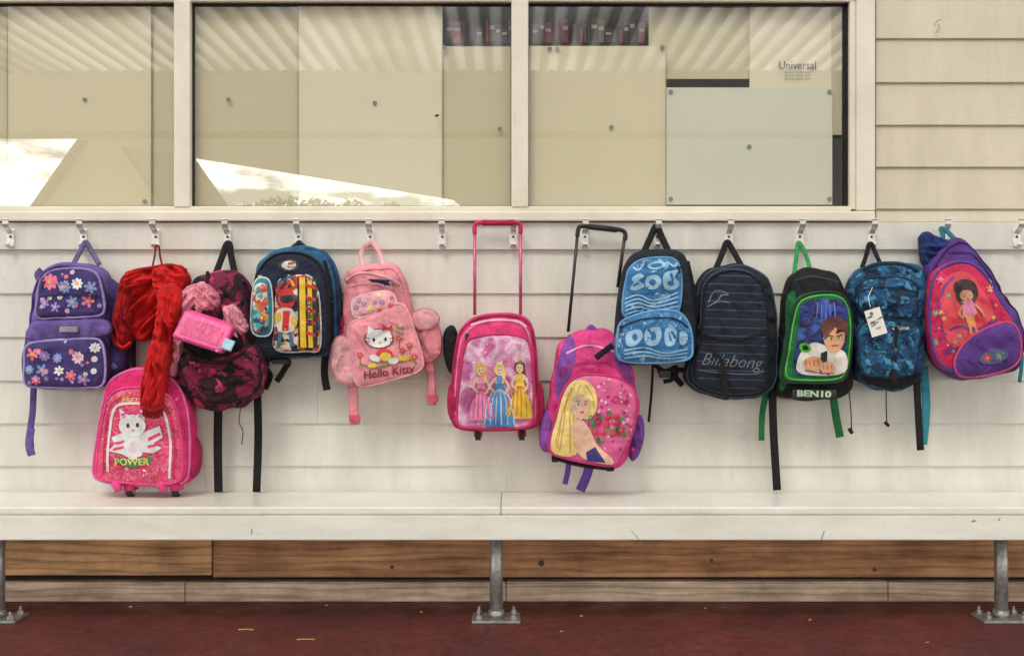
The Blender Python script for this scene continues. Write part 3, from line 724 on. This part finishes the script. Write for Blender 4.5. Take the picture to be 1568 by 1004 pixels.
# ---- 7 princess trolley bag
b=B('princess_rolling_backpack'); PK=F(216,56,116); DPK=F(172,26,80)
b.pillow([(680,508),(694,498),(702,520),(702,560),(690,572),(680,545)],.02,.06,.09,black)
body=b.pillow([(704,505),(724,486),(755,479),(790,480),(812,492),(821,525),(825,590),(828,640),(816,656),(760,660),(706,658),(690,640),(691,580),(697,530)],.03,.09,.15,PK,n=4,wr=.008)
b.piping(body,.95,.0045,DPK); b.piping(body,.87,.0025,V(240,150,190))
b.pillow([(688,590),(700,586),(704,620),(702,650),(690,642),(685,620)],.08,.10,.14,DPK,wr=.006)
b.pillow([(820,590),(830,588),(834,620),(830,645),(822,645)],.06,.10,.13,DPK,wr=.006)
sat=multi('pink_satin_print',[(222,146,184),(208,118,168),(234,186,208),(196,100,156)],11,'noise',.18,const=False)
fp=b.pillow([(712,530),(728,516),(765,511),(800,515),(812,530),(817,590),(816,640),(806,653),(760,656),(712,654),(700,645),(703,590)],.11,.15,.178,sat,n=5,wr=.007)
b.piping(fp,.99,.005,F(196,46,102))
SK=V(236,192,162)
def princess(x,top,bot,w,dress,dress2,hair,lean=0):
    b.decal(fp,[(x-5+lean,top+27),(x+5+lean,top+27),(x+w*.45,top+50),(x+w,bot-8),(x+w*.8,bot),(x-w*.8,bot),(x-w,bot-8),(x-w*.45,top+50)],dress,3)
    for k in (-.8,-.5,-.2,.1,.45,.8): b.line(fp,[(x+lean,top+38),(x+w*k*.8,(top+bot)/2+6),(x+w*k*1.1,bot-3)],random.uniform(1,2.4),dress2,4)
    b.ell(fp,x+lean,top+9,8.5,9.5,hair,3); b.ell(fp,x+lean+5,top+18,4.5,9,hair,3)
    b.decal(fp,[(x+lean-6,top+20),(x+lean+6,top+20),(x+lean+7,top+30),(x+lean-7,top+30)],SK,4)
    b.ell(fp,x+lean,top+24,4.5,7,dress,5); b.ell(fp,x+lean-.5,top+11,5.5,7,SK,6)
    b.line(fp,[(x+lean-6,top+22),(x-w*.55,top+35),(x-w*.2,top+44)],3.2,SK,6); b.line(fp,[(x+lean+6,top+22),(x+w*.55,top+35),(x+w*.3,top+46)],3.2,SK,6)
    b.ell(fp,x+lean-2.4,top+10,.9,1.1,V(30,20,30),7,0,6); b.ell(fp,x+lean+1.8,top+10,.9,1.1,V(30,20,30),7,0,6); b.ell(fp,x+lean-.3,top+14.4,1.5,.8,V(200,30,50),7,0,6)
    b.decal(fp,[(x+lean-5,top+2),(x+lean-3,top-3),(x+lean,top),(x+lean+3,top-3),(x+lean+5,top+2)],V(250,215,110),7)
princess(737,556,642,22,V(232,130,170),V(196,78,132),V(225,180,90))
princess(796,552,640,22,V(240,186,52),V(200,120,34),V(104,58,40))
princess(765,556,652,26,V(72,136,194),V(176,208,230),V(240,210,120))
for i in range(30): b.ell(fp,random.uniform(708,812),random.uniform(522,650),1.2,1.2,V(255,245,250),1,0,6)
b.line(body,[(722,497),(750,490),(790,491),(806,500)],2,V(245,190,215),1); b.pull(body,716,512,.02,blk,-10)
hd=metal('pink_handle',(.72,.14,.26),.35,.3)
b.tube([W(727,482,.07),W(727,352,.06)],.0052,hd,sm=False); b.tube([W(797,482,.07),W(797,352,.06)],.0052,hd,sm=False)
b.tube([W(727,358,.06),W(727,346,.06),W(734,341,.06),W(760,341,.06),W(790,341,.06),W(797,346,.06),W(797,358,.06)],.0068,F(205,44,94))
b.tube([W(738,341,.06),W(786,341,.06)],.0090,F(172,34,78),sm=False)
for px in (732,799):
    b.tube([W(px,650,.11),W(px,668,.11)],.014,V(200,30,90)); p=W(px,666,.12); b.cyl((p.x,-.12,p.z),(1,0,0),.016,.018,rubber)
b.build()

# ---- 8 doll rolling backpack
b=B('pink_doll_rolling_backpack'); PU=F(132,76,164); PK=F(224,66,136)
body=b.pillow([(862,520),(885,506),(915,503),(942,514),(962,550),(974,590),(980,640),(968,690),(940,715),(890,710),(840,695),(828,678),(838,625),(846,570),(852,535)],.03,.08,.14,PK,n=3.5,wr=.010,fold=(.010,80,16))
b.decal(body,[(862,526),(875,512),(880,545),(868,580),(852,610),(850,570)],PU,1,True); b.decal(body,[(935,520),(955,545),(968,585),(950,575),(938,550)],PU,1,True)
b.line(body,[(855,572),(880,556),(930,556),(965,578)],4,F(186,48,118),2); b.line(body,[(866,540),(900,528),(945,540)],3,V(240,150,190),2)
b.pillow([(966,642),(982,636),(986,665),(976,698),(964,700)],.04,.09,.13,F(116,60,150),wr=.008,fold=(.006,20,30))
b.pillow([(828,640),(840,625),(846,650),(838,690),(826,680)],.04,.09,.13,F(146,80,178),wr=.008)
fp=b.pillow([(868,586),(890,573),(930,574),(962,586),(974,610),(970,655),(950,700),(936,712),(890,706),(845,694),(839,678),(850,640),(858,605)],.10,.14,.175,V(222,92,148),n=5,wr=.006)
b.piping(fp,.985,.0045,V(196,38,118))
for i in range(110):
    x=random.uniform(886,970); y=random.uniform(580,705)
    b.ell(fp,x,y,random.uniform(1.5,3.2),random.uniform(1.2,2.8),random.choice([V(196,42,110),V(245,180,205),V(174,36,100)]),1,random.random()*180,8)
HA=V(238,206,126); HA2=V(200,150,76); SK=V(236,186,158)
b.decal(fp,[(864,600),(876,583),(896,582),(909,594),(913,612),(910,630),(900,640),(882,640),(878,665),(884,690),(866,697),(846,690),(844,668),(852,640),(858,616)],HA,2,True)
for q in ([(880,586),(866,618),(862,650),(856,688)],[(888,588),(873,625),(872,660),(872,692)],[(895,588),(905,604),(908,624)],[(870,600),(858,640),(850,676)],[(875,592),(862,625),(856,660),(852,684)],[(886,600),(878,630),(878,660)]): b.line(fp,q,1.6,HA2,3)
b.decal(fp,[(876,648),(888,640),(902,656),(914,680),(936,700),(934,709),(905,704),(888,696),(880,680)],SK,4,True)
b.decal(fp,[(896,690),(910,682),(926,706),(898,704)],V(56,48,120),5); b.line(fp,[(884,642),(886,652)],8,SK,4)
b.decal(fp,[(874,612),(882,600),(896,602),(902,616),(899,630),(890,640),(880,636),(874,624)],SK,5,True)
b.line(fp,[(872,616),(880,602),(896,602),(906,612)],5,HA,6)
b.ell(fp,884,617,3,1.8,V(245,245,250),6); b.ell(fp,895,617,2.6,1.7,V(245,245,250),6); b.ell(fp,884.5,617,1.5,1.7,V(40,80,150),7); b.ell(fp,895,617,1.4,1.6,V(40,80,150),7)
b.line(fp,[(880,614),(884,612.5),(888,614)],1,V(130,80,40),7); b.line(fp,[(892,614),(896,612.5),(899,614)],1,V(130,80,40),7); b.ell(fp,890,629,3.2,1.5,V(214,40,90),7); b.line(fp,[(890,618),(891,623)],.8,V(205,140,110),7)
for i in range(22):
    x=random.uniform(902,954); y=random.uniform(630,676)
    b.ell(fp,x,y,5,2.6,random.choice([V(50,130,70),V(80,150,80),V(36,100,56)]),2,random.random()*180,8)
for x,y in ((915,645),(930,638),(944,646),(922,660),(938,662),(950,658),(928,650),(910,660),(942,636)):
    b.ell(fp,x,y,5,4.5,V(206,30,56),4,0,10); b.ell(fp,x-1,y-1,3,2.6,V(236,80,104),5,0,8); b.ell(fp,x,y,1.2,1.1,V(170,20,44),6,0,6)
b.text(fp,'Doll',948,612,11,V(200,34,110),3,12,.2,1,.02)
hb=metal('black_handle',(.04,.04,.04),.4,.3)
b.tube([W(870,508,.07),W(885,352,.06)],.0050,hb,sm=False); b.tube([W(946,440,.05),W(957,358,.06)],.0055,hb,sm=False)
b.tube([W(884,362,.06),W(886,350,.06),W(893,346,.06),W(930,349,.06),W(953,353,.06),W(958,360,.06),W(957,368,.06)],.0070,blk)
b.tube([W(900,347,.06),W(945,352,.06)],.0088,rubber,sm=False)
b.strap([(912,548),(926,538),(938,528)],.165,9,black); b.strap([(895,515),(905,500),(916,512)],.10,7,PU)
b.strap([(872,704),(868,725),(864,741)],.08,8,F(90,64,150)); b.strap([(905,708),(898,730),(889,751)],.08,14,F(90,64,150))
for px,py in ((850,702),(934,716)): p=W(px,py,.12); b.cyl((p.x,-.11,p.z),(1,0,0),.012,.02,rubber)
b.tube([W(845,700,.12),W(890,712,.13),W(940,718,.12)],.006,black)
b.build()

# ---- 10 navy pinstripe
b=B('navy_pinstripe_backpack')
m,nt,bb=newmat('pinstripe_fabric'); v=coords(nt); sx=nt.nodes.new('ShaderNodeSeparateXYZ'); link(nt,v,sx.inputs[0])
t_=math2(nt,'FRACT',math2(nt,'MULTIPLY',math2(nt,'MULTIPLY_ADD',sx.outputs[0],.03,sx.outputs[2]),38),0)
finish_fab(nt,bb,ramp(nt,t_,[(0,LF((26,30,44))),(.90,LF((50,82,108)))],True),.8)
NB=F(26,30,43)
body=b.pillow([(1068,430),(1084,412),(1115,404),(1150,408),(1176,428),(1185,470),(1189,530),(1184,590),(1160,608),(1105,610),(1060,596),(1046,575),(1056,540),(1062,500),(1061,460)],.02,.07,.13,NB,n=3.5,wr=.010,fold=(.006,70,16))
fp=b.pillow([(1078,436),(1095,418),(1120,412),(1148,418),(1168,440),(1174,490),(1174,560),(1168,594),(1140,602),(1100,600),(1066,586),(1060,565),(1070,520),(1074,475)],.09,.125,.155,m,n=4.5,wr=.008)
b.piping(body,.96,.0025,V(50,78,102)); b.piping(fp,.97,.004,F(14,16,25)); b.piping(fp,1.0,.0024,V(48,76,100))
b.line(fp,[(1072,512),(1115,520),(1174,510)],3,F(14,15,24),3)
GR=V(112,122,132)
b.text(fp,'Billabong',1119,553,20,GR,3,4,.4,.94,-.016)
b.line(fp,[(1068,566),(1100,570),(1150,572),(1166,566)],.9,GR,3)
b.line(fp,[(1082,464),(1090,448),(1102,446),(1112,452),(1102,452),(1096,460),(1084,468)],1.4,GR,3); b.line(fp,[(1080,470),(1098,462),(1114,464)],1.1,GR,3)
b.line(fp,[(1088,540),(1100,548),(1106,575),(1109,598)],6,black,5,True); b.strap([(1104,560),(1109,590),(1112,612)],.17,9,black)
b.strap([(1008,566),(1030,574),(1046,590)],.06,9,black); b.strap([(1062,570),(1040,566),(1035,575)],.07,7,black)
b.pull(fp,1070,500,.022,blk,0); b.pull(body,1176,452,.022,blk,0)
loop(b,1096,412,1114,372,1136,408,black,9)
b.build()

# ---- 9 blue surf-print
b=B('blue_surf_print_backpack'); DN=F(24,30,42); BL=F(46,112,168); PB=V(150,192,218); PB2=V(104,160,200)
surf=camo('surf_swirl_print',(46,112,168),[((74,138,186),.52),((150,192,218),.60)],15,.6,2.6)
body=b.pillow([(958,402),(980,384),(1030,382),(1050,396),(1058,440),(1066,500),(1062,548),(1010,558),(950,556),(940,540),(942,490),(948,440)],.05,.10,.16,DN,n=3.5,wr=.010)
t1=b.pillow([(962,412),(980,398),(1015,394),(1036,400),(1043,430),(1040,470),(1030,484),(990,484),(956,486),(952,462),(957,430)],.12,.155,.185,surf,n=4,wr=.008)
b.piping(t1,.98,.004,V(84,150,198))
lo=b.pillow([(946,498),(965,484),(1005,474),(1040,478),(1056,500),(1060,530),(1054,550),(1010,556),(955,554),(942,540)],.12,.165,.205,surf,n=3.6,wr=.008)
b.piping(lo,.97,.004,V(100,165,210)); b.line(lo,[(950,500),(985,488),(1030,488),(1052,502)],2.2,DN,3)
b.decal(t1,[(962,448),(962,424),(978,414),(1002,418),(1038,412),(1040,444),(1000,448)],BL,1,True)
b.ell(t1,1003,407,13,6,PB,2,-8); b.ell(t1,1003,407,9,3.6,BL,3,-8); b.line(t1,[(985,404),(976,414),(968,410)],3,PB,2); b.line(t1,[(1020,402),(1030,408),(1036,404)],3,PB,2)
for q in ([(966,426),(978,419),(984,424),(976,430),(986,438),(972,445),(963,442),(968,434)],[(990,424),(1004,422),(1010,432),(1002,443),(989,442),(986,432)],[(1014,420),(1036,414),(1030,424),(1038,432),(1034,442),(1016,443)]):
    b.decal(t1,q,PB,2,True)
b.ell(t1,997,433,5,5,BL,3); b.ell(t1,1025,434,5,4,BL,3); b.line(t1,[(968,438),(976,434)],3,BL,3)
for k in range(5): b.line(t1,[(956,458+k*6),(976,452+k*6),(1000,460+k*5),(1036,448+k*7)],1.8,PB,3)
b.decal(lo,[(954,530),(956,510),(990,498),(1048,508),(1048,528),(1000,534)],BL,1,True)
for q in ([(958,510),(976,504),(982,514),(972,528),(958,528)],[(988,504),(1006,500),(1010,514),(1002,528),(988,527),(984,514)],[(1016,504),(1030,502),(1034,514),(1028,528),(1016,527)],[(1038,508),(1048,510),(1050,520),(1044,528),(1038,524)]):
    b.decal(lo,q,PB,2,True)
b.ell(lo,970,516,4,5,BL,3); b.ell(lo,997,514,5,7,BL,3); b.line(lo,[(1022,508),(1024,522)],3,BL,3)
for k in range(3): b.line(lo,[(954,536+k*6),(985,532+k*6),(1015,540+k*4),(1050,534+k*6)],2,PB,3)
b.pull(lo,950,500,.02,blk,-10); b.pull(t1,1038,410,.018,blk,10)
loop(b,984,390,1005,348,1024,386,black,10)
b.strap([(1000,556),(997,600),(994,646)],.07,4,black); b.strap([(1002,558),(1018,568),(1036,562),(1030,580),(1016,584)],.08,7,black); b.strap([(1052,400),(1066,470),(1062,500)],.12,8,black)
p=W(1018,572,.09); b.box(p.x-.018,p.x+.018,-.1,-.08,p.z-.012,p.z+.012,blk,.003)
b.build()

# ---- 11 green/black cartoon boy
b=B('green_cartoon_backpack'); GN=F(28,108,58); NG=V(76,190,60)
body=b.pillow([(1204,434),(1216,416),(1244,411),(1274,417),(1290,436),(1302,480),(1304,560),(1298,602),(1250,613),(1196,607),(1187,592),(1194,530),(1197,480)],.02,.07,.125,black,n=3.2,wr=.010,fold=(.008,70,18))
b.decal(body,[(1200,460),(1212,450),(1206,520),(1200,585),(1190,592),(1198,520)],GN,1,True)
b.line(body,[(1212,430),(1240,424),(1278,432)],3,F(50,54,56),1)
fp=b.pillow([(1214,466),(1226,452),(1256,445),(1284,448),(1297,462),(1303,490),(1302,530),(1296,572),(1280,586),(1230,588),(1196,582),(1199,545),(1206,500)],.09,.13,.16,GN,n=4.5,wr=.006)
b.piping(fp,.97,.004,V(20,26,24)); b.piping(fp,.90,.0025,NG)
nz=multi('space_print',[(16,22,64),(32,52,130),(20,16,54),(56,86,170)],14,'noise',.35,const=False)
b.decal(fp,[(1226,464),(1256,458),(1288,462),(1292,490),(1288,560),(1280,572),(1225,574),(1212,566),(1218,510)],nz,3,True)
for k in range(5): b.line(fp,[(1248+k*6,464+(k%2)*3),(1246+k*7,486+(k%3)*4)],2,V(90,120,210),4)
SK=V(216,156,118)
b.decal(fp,[(1222,540),(1240,524),(1262,530),(1290,540),(1288,570),(1240,574),(1216,566)],V(225,222,215),4,True)
b.decal(fp,[(1252,540),(1262,536),(1262,572),(1250,572)],V(34,34,38),5); b.ell(fp,1228,532,9,7,NG,5,20); b.ell(fp,1228,532,5,4,V(30,34,30),6,20)
b.decal(fp,[(1256,520),(1258,506),(1284,502),(1288,518),(1282,534),(1272,540),(1262,534)],SK,6,True)
b.decal(fp,[(1254,512),(1252,496),(1262,488),(1278,484),(1292,494),(1292,512),(1284,506),(1276,512),(1270,504),(1262,512),(1258,520)],V(96,44,28),7)
b.ell(fp,1266,518,3,2.5,V(245,245,240),8); b.ell(fp,1279,517,3,2.5,V(245,245,240),8); b.ell(fp,1267,518,1.5,2,V(30,120,50),9); b.ell(fp,1279,517,1.5,2,V(30,120,50),9)
b.line(fp,[(1262,513),(1270,515)],1.6,V(60,26,16),9); b.line(fp,[(1275,515),(1284,512)],1.6,V(60,26,16),9); b.line(fp,[(1268,529),(1278,528)],1.3,V(110,40,30),9)
b.ell(fp,1240,556,15,11,SK,8); b.ell(fp,1262,562,12,9,SK,8)
for k in range(4): b.line(fp,[(1229+k*6,550),(1230+k*6,560)],1.1,V(140,84,60),9)
for k in range(3): b.line(fp,[(1256+k*6,558),(1257+k*6,566)],1.1,V(140,84,60),9)
b.line(fp,[(1228,566),(1250,570),(1272,570)],2,V(140,84,60),9)
b.text(Flat(.152),'BEN10',1246,603,9.5,V(180,205,170),1,2,0,1.45,.04)
b.box(W(1212,0,.14).x,W(1280,0,.14).x,-.150,-.11,W(0,610,.14).z,W(0,596,.14).z,V(26,30,28),.004)
b.tube([W(1216,420,.08),W(1219,395,.06),W(1222,374,.046),W(1226,374,.046),W(1236,396,.06),W(1241,416,.08)],.007,F(44,150,80),flat=.5)
b.strap([(1176,596),(1168,630),(1166,674)],.07,9,GN); b.strap([(1276,608),(1280,640),(1286,669)],.07,12,GN)
b.strap([(1182,590),(1185,660),(1190,750)],.08,12,black); b.tube([W(1300,600,.08),W(1303,630,.08),W(1304,662,.08)],.002,black)
b.tube([W(1300,656,.08),W(1305,663,.08)],.006,black)
b.build()

# ---- 12 blue patterned
b=B('blue_patterned_backpack'); cb=camo('blue_leaf_pattern',(24,76,116),[((16,44,74),.52),((70,142,174),.59),((34,104,146),.60)],27)
body=b.pillow([(1300,430),(1320,408),(1365,402),(1402,406),(1415,430),(1414,480),(1412,550),(1402,586),(1362,599),(1322,590),(1306,572),(1308,500),(1297,455)],.02,.07,.14,cb,n=3.2,wr=.012,fold=(.010,70,18))
b.decal(body,[(1308,566),(1340,574),(1404,570),(1400,586),(1362,597),(1324,588)],black,1)
f1=b.pillow([(1316,432),(1350,424),(1396,430),(1404,455),(1396,486),(1350,488),(1318,480),(1312,455)],.10,.135,.16,cb,n=3.5,wr=.009,fold=(.008,70,22)); b.piping(f1,.98,.003,F(18,44,66))
f2=b.pillow([(1314,498),(1350,490),(1402,496),(1404,540),(1396,572),(1350,578),(1318,568),(1312,530)],.10,.14,.17,cb,n=3.5,wr=.009,fold=(.008,20,22)); b.piping(f2,.98,.003,F(18,44,66))
b.line(f1,[(1314,446),(1350,440),(1402,448)],2.4,F(14,32,48),3); b.strap([(1372,500),(1368,540),(1370,590)],.165,9,black)
b.text(f2,'dakine',1374,502,6,V(205,215,220),3,0,0,1.2,.02)
b.tube([W(1322,412,.12),W(1345,404,.14),W(1380,404,.14),W(1404,414,.12)],.006,F(22,56,84))
c=W(1341,493,.195); R=Matrix.Rotation(math.radians(-17),3,'Y')
tg=plain(222,220,210); b.box(c.x-.024,c.x+.024,-.196,-.194,c.z-.041,c.z+.041,tg,0,R)
tf=Flat(.1955)
for i in range(9):
    x,y=random.uniform(1331,1349),random.uniform(480,505); b.line(tf,[(x-3,y+1),(x+4,y-2)],1.6,V(110,110,115),1)
b.ell(tf,1334,480,3,2.5,V(60,130,180),1); b.ell(tf,1333,471,1.6,1.6,V(30,30,30),2); b.tube([W(1333,471,.197),W(1330,455,.18),W(1336,440,.17)],.001,tg)
loop(b,1320,410,1333,374,1350,408,black,7)
b.tube([W(1357,592,.1),W(1357,620,.1),W(1358,650,.1)],.0018,black); b.tube([W(1355,646,.1),W(1361,652,.1)],.005,black)
b.strap([(1404,580),(1406,630),(1409,689)],.10,11,black); b.strap([(1414,560),(1418,620),(1414,680)],.06,13,F(44,136,156))
b.build()

# ---- 13 purple / pink explorer
b=B('purple_explorer_backpack'); PU=F(86,50,130); MG=F(206,38,88)
b.pillow([(1412,356),(1432,362),(1456,372),(1470,394),(1450,404),(1425,412),(1414,396)],.03,.07,.10,F(26,48,108),wr=.008,fold=(.016,40,30))
body=b.pillow([(1416,415),(1434,384),(1460,364),(1484,378),(1508,410),(1534,452),(1558,490),(1565,530),(1552,566),(1505,578),(1465,578),(1430,556),(1416,515),(1422,460)],.03,.08,.14,PU,n=3.2,wr=.013,fold=(.010,50,16))
b.piping(body,.93,.0035,F(58,34,94))
fp=b.pillow([(1422,432),(1442,406),(1476,400),(1504,418),(1530,462),(1550,494),(1524,522),(1484,562),(1450,568),(1428,547),(1419,500)],.10,.14,.17,MG,n=4,wr=.008)
b.piping(fp,.97,.004,V(60,60,150))
b.decal(fp,[(1434,440),(1456,418),(1480,420),(1500,450),(1514,480),(1490,512),(1462,535),(1440,510)],V(222,64,78),1,True)
for q in ([(1436,516),(1460,500),(1490,505),(1520,488)],[(1432,470),(1440,440),(1456,424)],[(1440,540),(1466,530),(1490,515)]): b.line(fp,q,4,V(110,56,150),2)
for i in range(46):
    x=random.uniform(1426,1530); y=random.uniform(415,550); wx,wz=fp.xz(x,y)
    if math.hypot(wx-fp.c[0],wz-fp.c[1])>.135 or 1450<x<1498 and 424<y<512: continue
    b.flower(fp,x,y,random.uniform(3,6),5,random.choice([V(250,200,80),V(240,120,170),V(90,170,160),V(250,150,70),V(170,60,140)]),yc,3)
BR=V(60,30,22); SK=V(206,142,106)
b.decal(fp,[(1456,452),(1454,436),(1468,428),(1484,432),(1490,448),(1486,462),(1472,468),(1460,464)],BR,3,True); b.ell(fp,1472,452,9.5,9.5,SK,6); b.decal(fp,[(1459,446),(1464,436),(1480,436),(1486,446),(1472,444)],BR,8)
b.ell(fp,1468,451,1.9,2.2,V(245,245,240),9); b.ell(fp,1477,451,1.9,2.2,V(245,245,240),9); b.ell(fp,1468,451,1,1.5,BR,11); b.ell(fp,1477,451,1,1.5,BR,11); b.ell(fp,1473,457.5,2.2,.9,V(180,40,44),9)
b.decal(fp,[(1464,462),(1480,460),(1488,480),(1478,490),(1466,484)],V(240,140,176),5); b.line(fp,[(1484,466),(1494,476),(1500,486)],3.4,SK,6); b.line(fp,[(1466,468),(1460,480),(1468,488)],3.4,SK,6)
b.decal(fp,[(1470,484),(1484,482),(1488,498),(1476,502)],V(240,150,64),5); b.line(fp,[(1478,500),(1480,512)],4,SK,5); b.line(fp,[(1486,498),(1490,508)],4,SK,5)
lo=b.pillow([(1456,552),(1470,526),(1500,504),(1534,492),(1552,500),(1560,528),(1554,556),(1520,572),(1478,578),(1460,572)],.10,.15,.19,PU,n=3.4,wr=.008)
b.piping(lo,.97,.004,V(196,56,106)); 
b.decal(lo,[(1492,548),(1508,534),(1530,536),(1534,546),(1518,556),(1498,556)],V(70,84,130),2,True); b.flower(lo,1504,547,7,6,V(190,64,64),yc,3); b.flower(lo,1522,544,7,6,V(90,140,90),V(220,140,50),3)
b.strap([(1424,540),(1416,500),(1418,450)],.09,8,PU); b.line(body,[(1446,388),(1480,392),(1510,430)],3,F(54,34,90),2)
b.tube([W(1440,380,.09),W(1444,362,.06),W(1441,350,.046),W(1452,356,.06),W(1470,376,.1)],.008,F(38,104,124),flat=.5)
b.strap([(1561,510),(1565,550),(1562,585)],.1,6,F(40,120,130))
b.build()

lt=B('straw_litter')
for px,py,l,a in ((377,965,.045,.05),(468,980,.05,.02),(500,928,.012,.9),(200,930,.01,.4),(645,938,.008,.2),(890,944,.01,.6),(1080,932,.012,1.0),(1240,950,.008,.3),(860,968,.008,.4),(1420,985,.01,.1)):
    dist=H*S*D/(py-502); x=(px-784)/S/D*dist; yy=-(D-dist)
    u=Vector((math.cos(a),math.sin(a)*.5,0))*l/2
    lt.tube([Vector((x,yy,.003))-u,Vector((x,yy,.004)),Vector((x,yy,.003))+u],.0018,V(205,170,110),flat=.5)
lt.build()

# ---------------- light
el,az=math.radians(52),math.radians(-20)
sd=Vector((math.sin(az)*math.cos(el),-math.cos(az)*math.cos(el),math.sin(el)))
sl=bpy.data.lights.new('sun','SUN'); sl.energy=1.5; sl.angle=math.radians(24); sl.color=(1,.95,.86)
so=bpy.data.objects.new('sun',sl); bpy.context.collection.objects.link(so); so.rotation_euler=sd.to_track_quat('Z','Y').to_euler()
w=bpy.data.worlds.new('World'); bpy.context.scene.world=w; w.use_nodes=True; nt=w.node_tree
bg=nt.nodes['Background']; sk=nt.nodes.new('ShaderNodeTexSky'); sk.sky_type='NISHITA'; sk.sun_disc=False; sk.sun_elevation=el
sk.sun_rotation=math.atan2(sd.x,sd.y); sk.dust_density=2.0; sk.air_density=1.2
tc=nt.nodes.new('ShaderNodeTexCoord'); mp=nt.nodes.new('ShaderNodeMapping'); mp.inputs['Scale'].default_value=(1,1,3.5); link(nt,tc.outputs['Generated'],mp.inputs[0])
cl=ramp(nt,noisen(nt,mp.outputs[0],6.5,8,.62),[(.44,(0,0,0,1)),(.54,(1,1,1,1))])
sz=nt.nodes.new('ShaderNodeSeparateXYZ'); link(nt,tc.outputs['Generated'],sz.inputs[0])
mr=nt.nodes.new('ShaderNodeMapRange'); link(nt,sz.outputs[2],mr.inputs[0]); mr.inputs[1].default_value=.12; mr.inputs[2].default_value=.30; mr.inputs[3].default_value=40; mr.inputs[4].default_value=9.5
cc=nt.nodes.new('ShaderNodeCombineXYZ')
for i,k in enumerate((1,.97,.92)): link(nt,math2(nt,'MULTIPLY',mr.outputs[0],k),cc.inputs[i])
mxc=nt.nodes.new('ShaderNodeMix'); mxc.data_type='RGBA'; link(nt,cl,mxc.inputs[0]); link(nt,sk.outputs[0],mxc.inputs[6]); link(nt,cc.outputs[0],mxc.inputs[7])
link(nt,mxc.outputs[2],bg.inputs['Color']); bg.inputs['Strength'].default_value=.15
cam=bpy.data.cameras.new('camera'); co=bpy.data.objects.new('camera',cam); bpy.context.collection.objects.link(co)
co.location=(0,-D,H); co.rotation_euler=(math.radians(90),0,0); cam.sensor_width=36; cam.lens=36*D/(1568/S); cam.clip_end=1000
sc=bpy.context.scene; sc.camera=co
sc.view_settings.view_transform='Standard'; sc.view_settings.look='None'; sc.view_settings.exposure=0
